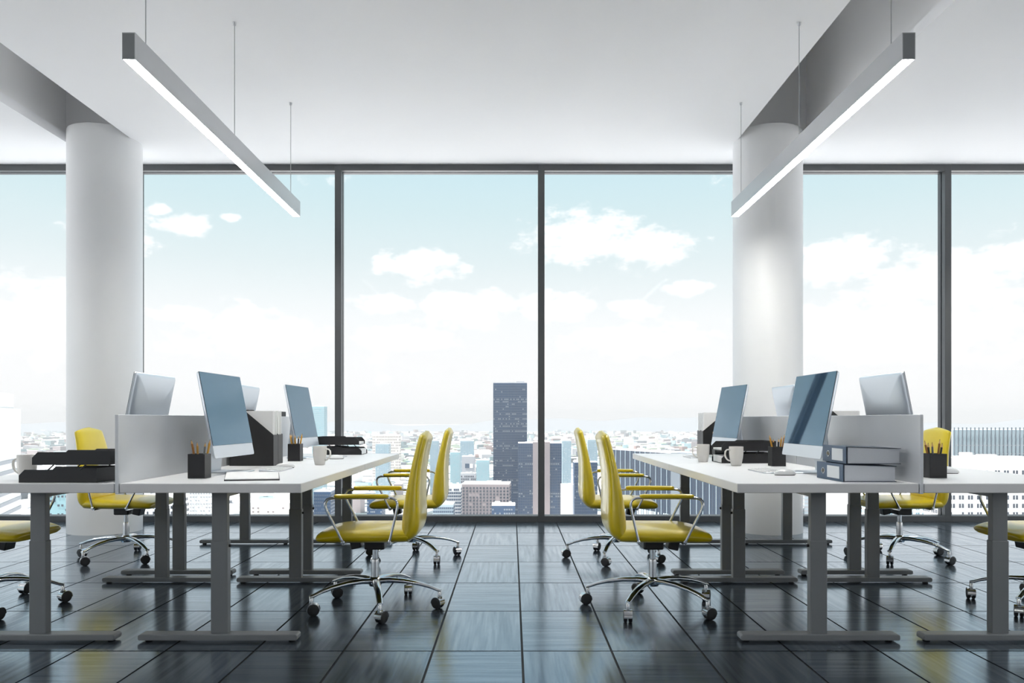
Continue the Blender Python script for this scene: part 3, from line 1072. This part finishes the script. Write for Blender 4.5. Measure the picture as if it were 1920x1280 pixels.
tray_me = tray_mesh(0)
st_m = MB()
st_m.tube([(0, 0, 0), (0.028, 0, 0.026)], 0.0032, 8)
strut_me = st_m.mesh('strut', M['black'])
sheet_me = {h: B((0.006, 0.012, 0.0035, 0.30, TWd - 0.012, 0.0035 + h)).mesh('sheets', M['paper']) for h in (0.044, 0.012, 0.020)}


def tray(x, y, flip, label, shift, papers):
    """x = open front end, y = side nearest the camera"""
    rz = PI if flip else 0
    loc = (x, y + TWd, DZ) if flip else (x, y, DZ)
    t = thing('letter_tray', label, 'letter tray', loc, rz, 'black two tier letter trays')
    lo = link('tray', tray_me, t)
    up = link('tray', tray_me, t, (shift, 0, 0.080))
    for yy in (0.0015, TWd - 0.0015):
        for xx in (0.10, 0.245):
            s = link('strut', strut_me, t, (xx + shift - 0.030, yy, 0.055))
    for lvl, h, lb in papers:
        o = tag(link('paper_stack', sheet_me[h], None, loc, rz), lb, 'papers', 'papers in the letter trays')
        if lvl:
            o.location = Vector(loc) + Vector((-shift if flip else shift, 0, 0.080))


tray(-2.23, 3.60, False, 'black two-tier letter tray on the left edge desk, beside the divider end', 0.060, [
    (0, 0.012, 'white sheets in the lower tier of the left edge letter tray'), (1, 0.020, 'white sheets in the upper tier of the left edge letter tray')])
tray(-1.204, 6.375, True, 'black two-tier letter tray at the window end of the left aisle desk', 0.020, [
    (0, 0.044, 'white sheets in the lower tier of the window end letter tray'), (1, 0.020, 'white sheets in the upper tier of the window end letter tray')])
tray(1.358, 5.16, False, 'black two-tier letter tray behind the mugs, under the far right monitor', 0.000, [
    (0, 0.044, 'thick stack of white sheets in the lower tier behind the right mugs'), (1, 0.012, 'thin stack of white sheets in the upper tier behind the right mugs')])

# ------------------------------------------------------------------ notepad
nt = thing('notepad', 'flat off-white notepad with dark cover at the front of the left aisle desk', 'notepad', (-1.3345, 3.69, DZ), 0)
quad = [(0, 0), (0.245, 0.045), (0.104, 0.515), (-0.178, 0.520)]
link('cover', MB().prism(quad, 0, 0.005).mesh('cover', M['black_matt']), nt)
cx = sum(p[0] for p in quad) / 4
cy = sum(p[1] for p in quad) / 4
q2 = [(cx + (p[0] - cx) * 0.975, cy + (p[1] - cy) * 0.985) for p in quad]
link('pages', MB().prism(q2, 0.005, 0.0085).mesh('pages', M['paper']), nt)


# ------------------------------------------------------------------ ring binders
def binder(x, y, z, rz, label):
    t = thing('ring_binder', label, 'binder', (x, y, z), rz, 'stacked blue binders')
    # local: spine in the y-z plane at x = 0, facing -x, thinner at the open side
    Wd, Ln, hs, ho = 0.250, 0.285, 0.080, 0.072
    e = 0.0025
    link('spine', B((0, 0, 0, e, Ln, hs)).mesh('spine', M['spine'], bevel=0.0008, seg=1), t)
    link('cover', MB().prism([(e, 0), (Wd, 0), (Wd, e), (e, e)], 0, Ln, 'y').mesh('cover', M['navy']), t)
    link('cover', MB().prism([(e, hs - e), (Wd, ho - e), (Wd, ho), (e, hs)], 0, Ln, 'y').mesh('cover_top', M['navy']), t)
    link('pages', MB().prism([(0.010, e + 0.0004), (Wd - 0.006, e + 0.0004), (Wd - 0.006, ho - e - 0.0010), (0.010, hs - e - 0.001)], 0.004, Ln - 0.004, 'y').mesh('pages', M['page_grey']), t)
    link('spine_label', B((-0.0012, 0.035, 0.012, 0, 0.165, hs - 0.012)).mesh('spine_label', M['label']), t)
    ring = MB()
    n, mth = 24, 8
    rv = []
    for k in range(n):
        a = 2 * PI * k / n
        for j in range(mth):
            b_ = 2 * PI * j / mth
            rr = 0.0135 + 0.0022 * cos(b_)
            rv.append((-0.0010 + 0.0022 * sin(b_), 0.210 + rr * cos(a), hs / 2 + rr * sin(a)))
    rf = [(k * mth + j, ((k + 1) % n) * mth + j, ((k + 1) % n) * mth + (j + 1) % mth, k * mth + (j + 1) % mth) for k in range(n) for j in range(mth)]
    ring.add(rv, rf)
    rg = link('finger_ring', ring.mesh('finger_ring', M['chrome'], True), t)
    link('hole', MB().lathe([(0.0118, 0), (0.0118, 0.0012)], 24, Matrix.Translation((-0.0011, 0.210, hs / 2)) @ Matrix.Rotation(PI / 2, 4, 'Y')).mesh('hole', M['rubber']), rg)


binder(1.510, 3.635, DZ, radians(2.0), 'slate blue ring binder lying on the desk, under another binder')
binder(1.526, 3.640, DZ + 0.0815, radians(-1.0), 'slate blue ring binder lying on top of another binder')


# ------------------------------------------------------------------ the city
GZ = -200.0
CM = {}
CM['ground'] = mat('pale city ground', (0.58, 0.565, 0.57), 0.9, var=0.35, scale=0.006)
CM['white'] = mat('white render', (0.80, 0.79, 0.77), 0.8, var=0.03, scale=0.05)
CM['cream'] = mat('cream render', (0.72, 0.68, 0.62), 0.8, var=0.05, scale=0.05)
CM['rose'] = mat('rose grey render', (0.27, 0.235, 0.24), 0.8, var=0.05, scale=0.05)
CM['grey'] = mat('grey concrete', (0.40, 0.41, 0.43), 0.8, var=0.05, scale=0.05)
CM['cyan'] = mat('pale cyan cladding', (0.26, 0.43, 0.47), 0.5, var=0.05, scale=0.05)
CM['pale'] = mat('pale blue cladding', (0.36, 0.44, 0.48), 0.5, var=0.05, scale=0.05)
CM['navy'] = mat('dark blue curtain glass', (0.020, 0.058, 0.125), 0.25, var=0.25, scale=0.03)
CM['navy_line'] = mat('blue grey mullions', (0.05, 0.085, 0.135), 0.5, var=0.1, scale=0.05)
CM['blind'] = mat('pale window blinds', (0.20, 0.235, 0.27), 0.6, var=0.2, scale=0.1)
CM['win'] = mat('dark window glass', (0.05, 0.06, 0.08), 0.2, var=0.3, scale=0.1)
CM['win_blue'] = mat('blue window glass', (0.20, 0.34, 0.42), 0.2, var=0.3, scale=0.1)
CM['roofw'] = mat('bright roof felt', (0.74, 0.73, 0.71), 0.9, var=0.1, scale=0.08)
CM['roofg'] = mat('grey roof felt', (0.50, 0.50, 0.50), 0.9, var=0.1, scale=0.08)
CM['roofr'] = mat('clay roof', (0.58, 0.46, 0.40), 0.9, var=0.1, scale=0.08)
CM['night'] = mat('night blue curtain glass', (0.010, 0.020, 0.036), 0.3, var=0.3, scale=0.04)
CM['slate'] = mat('slate roofs', (0.09, 0.11, 0.13), 0.8, var=0.2, scale=0.02)
CM['teal'] = mat('teal roofs', (0.10, 0.17, 0.185), 0.8, var=0.2, scale=0.02)
CM['brick'] = mat('dusky brick', (0.19, 0.13, 0.12), 0.8, var=0.2, scale=0.02)
CM['hill'] = mat('pale blue grey hills', (0.15, 0.18, 0.21), 0.9, var=0.1, scale=0.002)
CM['green'] = mat('grey green trees', (0.22, 0.30, 0.20), 0.9, var=0.2, scale=0.05)

def blocks_mat():
    m = bpy.data.materials.new('pale city blocks and streets')
    m.use_nodes = True
    n, l = m.node_tree.nodes, m.node_tree.links
    p = n['Principled BSDF']
    p.inputs['Roughness'].default_value = 0.9
    geo = n.new('ShaderNodeNewGeometry')
    vo = n.new('ShaderNodeTexVoronoi')
    vo.inputs['Scale'].default_value = 1 / 46
    l.new(geo.outputs['Position'], vo.inputs['Vector'])
    v2 = n.new('ShaderNodeTexVoronoi')
    v2.inputs['Scale'].default_value = 1 / 420
    l.new(geo.outputs['Position'], v2.inputs['Vector'])
    r1 = n.new('ShaderNodeValToRGB')
    e = r1.color_ramp.elements
    e[0].position, e[0].color = 0.0, (0.03, 0.045, 0.05, 1)
    e[1].position, e[1].color = 1.0, (0.80, 0.78, 0.77, 1)
    for q, c in ((0.30, (0.05, 0.075, 0.085, 1)), (0.37, (0.14, 0.16, 0.17, 1)), (0.42, (0.58, 0.58, 0.58, 1)), (0.7, (0.74, 0.74, 0.75, 1))):
        x = e.new(q)
        x.color = c
    s1 = n.new('ShaderNodeSeparateColor')
    l.new(vo.outputs['Color'], s1.inputs[0])
    s2 = n.new('ShaderNodeSeparateColor')
    l.new(v2.outputs['Color'], s2.inputs[0])
    mx = n.new('ShaderNodeMath')
    mx.operation = 'MULTIPLY_ADD'
    l.new(s1.outputs[0], mx.inputs[0])
    mx.inputs[1].default_value = 0.65
    mh = n.new('ShaderNodeMath')
    mh.operation = 'MULTIPLY'
    l.new(s2.outputs[1], mh.inputs[0])
    mh.inputs[1].default_value = 0.35
    l.new(mh.outputs[0], mx.inputs[2])
    l.new(mx.outputs[0], r1.inputs[0])
    l.new(r1.outputs[0], p.inputs['Base Color'])
    return m


CM['ground'] = blocks_mat()
gm = MB()
gm.add([(-30000, -12000, GZ), (30000, -12000, GZ), (30000, 30000, GZ), (-30000, 30000, GZ)], [(0, 1, 2, 3)])
struct('ground', gm.mesh('ground', CM['ground']))
# low hills on the horizon
hr = random.Random(5)
hm = MB()
NH = 120
vs, fs = [], []
for i in range(NH + 1):
    a = radians(-60 + 120 * i / NH)
    hgt = 150 + 60 * sin(i * 0.21) + 40 * sin(i * 0.53 + 1) + 20 * sin(i * 1.3)
    for d, hh in ((12500, 0), (14000, 0.75), (16000, 1.0), (19000, 0)):
        vs.append((d * sin(a), d * cos(a), GZ + 0 + (hgt + 10) * hh))
for i in range(NH):
    for k in range(3):
        fs.append((i * 4 + k, (i + 1) * 4 + k, (i + 1) * 4 + k + 1, i * 4 + k + 1))
hm.add(vs, fs)
struct('hills', hm.mesh('hills', CM['hill'], True))


def S(d):
    return d / FPX


def building(px0, px1, ytop, D, label, body='white', depth=None, rot=0.0, roof='roofw', grid=None, z0=GZ, cap=True, group=None, extra=None, pairs=False):
    """box building standing at distance D whose front spans columns px0..px1 of the photograph, top at row ytop"""
    w = (px1 - px0) * S(D)
    xc = ((px0 + px1) / 2 - 960) * S(D)
    zt = EYE + (HY - ytop) * S(D)
    dp = depth or w * 0.7
    h = zt - z0
    t = thing('building', label, 'building', (xc, D, z0), rot, group)
    bm_ = MB()
    bm_.box(-w / 2, 0, 0, w / 2, dp, h)
    link('body', bm_.mesh('body', CM[body]), t)
    if cap:
        r_ = MB()
        e = min(0.6, w * 0.02)
        r_.box(-w / 2 + e, e, h, w / 2 - e, dp - e, h + 0.25)
        for (x0, y0, x1, y1) in ((-w / 2, 0, w / 2, e), (-w / 2, dp - e, w / 2, dp), (-w / 2, e, -w / 2 + e, dp - e), (w / 2 - e, e, w / 2, dp - e)):
            r_.box(x0, y0, h, x1, y1, h + 1.2)
        rr = random.Random(int(px0))
        for k in range(3):
            ux, uy = rr.uniform(-0.3, 0.3) * w, rr.uniform(0.25, 0.75) * dp
            s = rr.uniform(0.05, 0.12) * w
            r_.box(ux - s, uy - s * 0.6, h + 0.25, ux + s, uy + s * 0.6, h + rr.uniform(2.0, 4.0))
        link('roof', r_.mesh('roof', CM[roof]), t)
    if grid:
        nx, nz, ww, wh, mt, top, skip = grid      # windows per floor, floors, window width and height as shares, material, top margin, share left out
        gw = MB()
        rr = random.Random(int(px0 * 3 + 1))
        cw = w / nx
        fh_ = (h - top) / nz
        zmin = max(0, 0)
        for j in range(nz):
            zc = h - top - (j + 0.5) * fh_
            if zc + z0 < EYE - 200 * S(D):
                break
            for i in range(nx):
                if rr.random() < skip or (pairs and i % 3 == 2):
                    continue
                xx = -w / 2 + (i + 0.5) * cw
                gw.box(xx - cw * ww / 2, -0.25, zc - fh_ * wh / 2, xx + cw * ww / 2, 0.2, zc + fh_ * wh / 2)
            ny = max(1, int(dp / cw))
            cd = dp / ny
            for i in range(ny):
                if rr.random() < skip:
                    continue
                yy = (i + 0.5) * cd
                for sx in (-1, 1):
                    gw.box(sx * w / 2 - 0.2, yy - cd * ww / 2, zc - fh_ * wh / 2, sx * w / 2 + 0.2, yy + cd * ww / 2, zc + fh_ * wh / 2)
        o = link('windows', gw.mesh('windows', CM[mt]), t)
        o['kind'] = 'stuff'
    if extra:
        extra(t, w, dp, h)
    return t


def tower_lines(nv, nh, blind=0.08, seed=1, lz=260):
    def f(t, w, dp, h):
        m = MB()
        for i in range(nv + 1):
            x = -w / 2 + w * i / nv
            m.box(x - 0.18, -0.5, max(0, h - lz), x + 0.18, 0, h)
        link('mullions', m.mesh('mullions', CM['navy_line']), t)['kind'] = 'stuff'
        m = MB()
        fh_ = 4.0
        j = 1
        while j * fh_ < min(h, lz):
            m.box(-w / 2, -0.35, h - j * fh_ - 0.35, w / 2, 0, h - j * fh_ + 0.35)
            j += 1
        link('floor_bands', m.mesh('floor_bands', CM['navy_line']), t)['kind'] = 'stuff'
        m = MB()
        rr = random.Random(seed)
        cw = w / nv
        j = 3
        while j * fh_ < min(h, lz):
            row = rr.random() < 0.16
            for i in range(nv):
                if rr.random() < (0.55 if row else blind * 0.5):
                    x = -w / 2 + (i + 0.5) * cw
                    m.box(x - cw * 0.34, -0.3, h - j * fh_ + 0.7, x + cw * 0.34, 0, h - j * fh_ + 2.6)
            j += 1
        link('blinds', m.mesh('blinds', CM['blind']), t)['kind'] = 'stuff'
    return f


def slab_extra(t, w, dp, h):
    link('core', B((-w / 2 + w * 27 / 81, -1.5, 0, -w / 2 + w * 59 / 81, dp, h + 2.0)).mesh('core', CM['rose']), t)
    tower_lines(20, 0, 0.12, 4, 170)(t, w, dp, h)


def grey_extra(t, w, dp, h):
    link('sign_panel', B((-w * 0.25, -0.4, h - 20, w * 0.08, 0.1, h - 12)).mesh('sign_panel', CM['navy_line']), t)
    link('bright_panel', B((w * 0.12, -0.4, h - 19.5, w * 0.36, 0.1, h - 12.5)).mesh('bright_panel', CM['white']), t)


building(925, 988, 718, 1300, 'tall dark blue glass tower rising above the horizon', 'navy', 45, 0, 'grey', extra=tower_lines(22, 60, 0.14, 2))
building(972, 1053, 831, 1180, 'dark blue slab tower with a rose-grey core behind the middle mullion', 'navy', 40, 0, 'roofw', extra=slab_extra)
building(866, 955, 908, 985, 'rose-grey office block with rows of small dark windows before the tall tower', 'rose', 36, radians(-3), 'roofw', grid=(14, 30, 0.55, 0.6, 'win', 2.5, 0.12))
building(922, 966, 948, 880, 'small dark office roof with pale parapet low before the tall tower', 'navy', 26, 0, 'roofw', grid=(10, 24, 0.7, 0.4, 'blind', 2, 0.3))
building(866, 890, 856, 1400, 'grey tower with a dark sign panel near its top', 'grey', 22, 0, 'roofw', extra=grey_extra)
building(864, 892, 888, 1250, 'low dark tower block below the grey tower with sign panel', 'grey', 22, 0, 'roofg', grid=(9, 26, 0.6, 0.6, 'win', 2, 0.1))
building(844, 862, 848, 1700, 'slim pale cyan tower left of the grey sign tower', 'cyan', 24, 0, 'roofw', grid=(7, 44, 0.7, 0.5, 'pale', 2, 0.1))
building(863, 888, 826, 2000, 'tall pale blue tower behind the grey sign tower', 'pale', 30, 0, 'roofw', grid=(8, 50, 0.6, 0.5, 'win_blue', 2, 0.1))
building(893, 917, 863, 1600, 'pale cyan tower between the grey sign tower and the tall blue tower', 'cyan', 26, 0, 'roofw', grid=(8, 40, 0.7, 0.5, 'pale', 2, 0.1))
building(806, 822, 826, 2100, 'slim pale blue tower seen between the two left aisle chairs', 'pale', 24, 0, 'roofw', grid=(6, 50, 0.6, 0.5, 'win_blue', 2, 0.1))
building(830, 864, 912, 1040, 'white framed block with blue glazing left of the rose-grey office', 'white', 30, 0, 'roofw', grid=(10, 26, 0.8, 0.6, 'navy_line', 2, 0.05))
building(812, 850, 946, 930, 'low blue glazed block at the window sill left of the rose office', 'pale', 22, 0, 'roofw', grid=(10, 24, 0.8, 0.6, 'navy_line', 2, 0.05))
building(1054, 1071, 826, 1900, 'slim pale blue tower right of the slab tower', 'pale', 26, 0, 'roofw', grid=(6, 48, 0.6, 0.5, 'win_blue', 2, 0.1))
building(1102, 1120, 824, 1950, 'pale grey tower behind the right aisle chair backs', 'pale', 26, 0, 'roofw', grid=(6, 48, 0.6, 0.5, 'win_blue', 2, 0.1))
building(1053, 1077, 910, 1150, 'blank white block right of the slab tower', 'white', 24, 0, 'roofw')
building(1077, 1120, 867, 1060, 'dark blue glass block behind the right aisle chairs', 'navy', 26, 0, 'roofg', extra=tower_lines(16, 0, 0.14, 8, 140))
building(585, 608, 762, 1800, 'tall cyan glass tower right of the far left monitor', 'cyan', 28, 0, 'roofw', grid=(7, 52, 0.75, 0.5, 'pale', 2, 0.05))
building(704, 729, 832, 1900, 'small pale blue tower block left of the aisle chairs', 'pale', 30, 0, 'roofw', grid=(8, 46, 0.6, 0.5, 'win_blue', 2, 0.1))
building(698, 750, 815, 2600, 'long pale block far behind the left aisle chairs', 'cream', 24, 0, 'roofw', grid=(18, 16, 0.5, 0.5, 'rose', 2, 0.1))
building(588, 620, 922, 900, 'dark blue office block under the left aisle desk', 'navy', 30, 0, 'roofg', grid=(9, 30, 0.7, 0.5, 'navy_line', 2, 0.1))
building(688, 716, 935, 900, 'dark glazed block behind the far left aisle chair seat', 'navy', 24, 0, 'roofw', grid=(9, 30, 0.7, 0.5, 'blind', 2, 0.5))
building(84, 150, 880, 690, 'cyan office block with dark windows behind the left desk leg', 'cyan', 30, 0, 'roofw', grid=(9, 40, 0.5, 0.45, 'win', 2, 0.55))
building(274, 330, 930, 640, 'white block with dark windows behind the left desk legs', 'white', 26, 0, 'roofw', grid=(10, 30, 0.5, 0.5, 'win', 2, 0.2))
building(355, 395, 918, 760, 'white block with grey windows seen under the left aisle desk', 'white', 24, 0, 'roofw', grid=(8, 40, 0.6, 0.4, 'grey', 2, 0.2))
building(470, 545, 945, 800, 'low cream block seen under the left aisle desk top', 'cream', 40, 0, 'roofw', grid=(8, 30, 0.35, 0.4, 'rose', 2, 0.5))
building(1508, 1530, 918, 620, 'grey louvred block behind the right desk leg', 'grey', 20, 0, 'roofw', grid=(2, 50, 0.9, 0.4, 'pale', 2, 0.0))
building(1535, 1640, 905, 620, 'blank white block seen under the right aisle desk', 'white', 40, 0, 'roofw')
building(1640, 1775, 930, 560, 'white office block under the right divider desk', 'white', 30, 0, 'roofw', grid=(32, 34, 0.6, 0.5, 'win_blue', 2, 0.06), pairs=True)
building(1780, 1960, 862, 480, 'white office block with paired dark windows at the right edge', 'white', 30, 0, 'roofw', grid=(32, 34, 0.6, 0.5, 'win', 5, 0.06), pairs=True)


# white striped block at the left edge: oblique face, grey bands
def oblique(label, pxa, Da, pxb, Db, z_top, body, build):
    A = Vector(((pxa - 960) * S(Da), Da))
    Bv = Vector(((pxb - 960) * S(Db), Db))
    d = Bv - A
    L = d.length
    t = thing('building', label, 'building', (A.x, A.y, GZ), atan2(d.y, d.x))
    h = z_top - GZ
    build(t, L, h)
    return t


def striped(t, L, h):
    link('body', B((0, 0, 0, L, 40, h)).mesh('body', CM['white']), t)
    link('roof', B((0.5, 0.5, h, L - 18, 30, h + 9)).mesh('roof', CM['white']), t)
    m = MB()
    z = h - 34
    while z > h - 150:
        m.box(0, -0.3, z, L, 0, z + 2.2)
        z -= 6.2
    o = link('window_bands', m.mesh('window_bands', CM['grey']), t)
    o['kind'] = 'stuff'


oblique('white block with grey window bands at the left picture edge', -160, 330, 39, 520, EYE + 19 * S(520), 'white', striped)


def finned(t, L, h):
    link('body', B((0, 0, 0, L, 22, h)).mesh('body', CM['night']), t)
    link('roof', B((1, 1, h, L - 1, 21, h + 0.5)).mesh('roof', CM['roofg']), t)
    m = MB()
    n = int(L / 8.4)
    for i in range(n + 1):
        x = L * i / n
        m.box(x - 0.22, -0.30, 0, x + 0.22, 0, h)
    link('fins', m.mesh('fins', CM['pale']), t)
    m = MB()
    for i in range(3 * n):
        x = L * (i + 0.5) / (3 * n)
        m.box(x - 0.10, -0.12, 0, x + 0.10, 0, h)
    link('mullions', m.mesh('mullions', CM['navy_line']), t)['kind'] = 'stuff'
    link('stair_core', B((L * 0.50, -2, 0, L * 0.60, 10, h + 1)).mesh('stair_core', CM['slate']), t)
    m = MB()
    rr = random.Random(9)
    for z in (h - 60, h - 72, h - 84):
        for i in range(3 * n):
            if rr.random() < 0.75:
                x = L * (i + 0.5) / (3 * n)
                m.box(x - 0.9, -0.3, z, x + 0.9, 0, z + 5.5)
    link('blinds', m.mesh('blinds', CM['pale']), t)['kind'] = 'stuff'


oblique('dark blue glass block with white vertical fins behind the right aisle desk', 1130, 820, 1440, 600, -30, 'navy', finned)


def lattice(t, L, h):
    link('body', B((0, 3, 0, L, 40, h - 2)).mesh('body', CM['pale']), t)
    m = MB()
    n = 26
    for i in range(n + 1):
        x = L * i / n
        m.box(x - 0.22, 0, h - 75, x + 0.22, 1.0, h)
    link('posts', m.mesh('posts', CM['slate']), t)
    m = MB()
    for k in range(9):
        z = h - 14 - k * 6.5
        m.box(0, 0.3, z - 0.2, L, 0.8, z + 0.2)
    link('bars', m.mesh('bars', CM['grey']), t)
    m = MB()
    for i in range(n):
        for k in range(0, 9, 2):
            z = h - 14 - k * 6.5
            xm = L * (i + 0.5) / n
            cw = L / n
            m.add([(xm - cw / 2, 0.5, z - 0.25), (xm, 0.5, z + 5.7), (xm, 0.5, z + 6.2), (xm - cw / 2, 0.5, z + 0.25), (xm - cw / 2, 0.8, z - 0.25), (xm, 0.8, z + 5.7), (xm, 0.8, z + 6.2), (xm - cw / 2, 0.8, z + 0.25)],
                  [(0, 1, 2, 3), (7, 6, 5, 4), (0, 4, 5, 1), (3, 2, 6, 7)])
    link('braces', m.mesh('braces', CM['pale']), t)['kind'] = 'stuff'


oblique('pale lattice screened block at the right picture edge above the desk', 1790, 620, 1990, 620, EYE - 16 * S(620), 'pale', lattice)

# the sprawl: nearer small buildings one by one, the rest as one object
rs = random.Random(21)
kinds = []
for i, (b, r) in enumerate((('white', 'roofw'), ('cream', 'slate'), ('white', 'roofg'), ('pale', 'teal'), ('rose', 'roofw'), ('cream', 'brick'), ('slate', 'roofw'), ('cyan', 'slate'))):
    m = MB().box(-0.5, -0.5, 0, 0.5, 0.5, 1.0)
    me = m.mesh('small_building', CM[b])
    rm = B((-0.47, -0.47, 1.0, 0.47, 0.47, 1.012), (-0.2, -0.15, 1.0, 0.12, 0.2, 1.12)).mesh('small_roof', CM[r])
    kinds.append((me, rm))
placed = [(o.location.x, o.location.y + 18, 60, 50) for o in COL.objects if o.name.startswith('building')]
avoid = []
count = 0
tries = 0
while count < 260 and tries < 20000:
    tries += 1
    D = 1450 + 1900 * rs.random() ** 1.1
    px = rs.uniform(-40, 1960)
    x = (px - 960) * S(D)
    w, d = rs.uniform(22, 60), rs.uniform(18, 45)
    h = rs.choice((8, 12, 16, 22, 30))
    if any(abs(x - q[0]) < (w + q[2]) * 0.55 and abs(D - q[1]) < (d + q[3]) * 0.6 for q in placed):
        continue
    placed.append((x, D, w, d))
    k = rs.randrange(len(kinds))
    o = link('small_building', kinds[k][0], None, (x, D, GZ), rs.uniform(-0.35, 0.35))
    o.scale = (w, d, h)
    tag(o, 'small pale building in the hazy city sprawl beyond the window', 'building', 'small buildings of the city sprawl')
    link('roof', kinds[k][1], o)
    count += 1
far = {k: MB() for k in ('white', 'cream', 'pale', 'rose', 'grey', 'cyan', 'green', 'slate', 'teal', 'brick')}
for i in range(5200):
    D = 3450 + 8500 * rs.random() ** 1.4
    px = rs.uniform(-60, 1980)
    x = (px - 960) * S(D)
    w, d = rs.uniform(18, 80), rs.uniform(18, 60)
    h = rs.choice((6, 8, 10, 12, 16, 24, 34)) * rs.uniform(0.7, 1.3)
    k = rs.choices(list(far), (3, 2, 2, 2, 2, 1.5, 3.5, 3, 3, 2))[0]
    if k == 'green':
        w *= 1.8
        h = 7
    mm = Matrix.Translation((x, D, GZ)) @ Matrix.Rotation(rs.uniform(-0.5, 0.5), 4, 'Z')
    far[k].box(-w / 2, -d / 2, 0, w / 2, d / 2, h, mm)
sp = thing('city_sprawl', 'hazy far city sprawl of tiny pale buildings reaching to the horizon', 'city')
sp['kind'] = 'stuff'
for k, m in far.items():
    o = link('sprawl', m.mesh('sprawl_' + k, CM[k]), sp)
    o['kind'] = 'stuff'

# haze over the city: a thin layer of real scattering air
hz = bpy.data.materials.new('city haze')
hz.use_nodes = True
n, l = hz.node_tree.nodes, hz.node_tree.links
n.clear()
vs_ = n.new('ShaderNodeVolumeScatter')
vs_.inputs['Color'].default_value = (0.96, 0.98, 1.0, 1)
vs_.inputs['Density'].default_value = 0.00006
vs_.inputs['Anisotropy'].default_value = 0.0
ho = n.new('ShaderNodeOutputMaterial')
va_ = n.new('ShaderNodeVolumeAbsorption')
va_.inputs['Color'].default_value = (0, 0, 0, 1)
va_.inputs['Density'].default_value = 0.00005
av_ = n.new('ShaderNodeAddShader')
l.new(vs_.outputs[0], av_.inputs[0])
l.new(va_.outputs[0], av_.inputs[1])
l.new(av_.outputs[0], ho.inputs['Volume'])
h_ = link('haze', B((-14000, 250, GZ - 2, 14000, 21000, 170)).mesh('haze', hz))
h_['kind'] = 'stuff'
tag(h_, 'thin white haze lying over the far city', 'haze')
h_['kind'] = 'stuff'
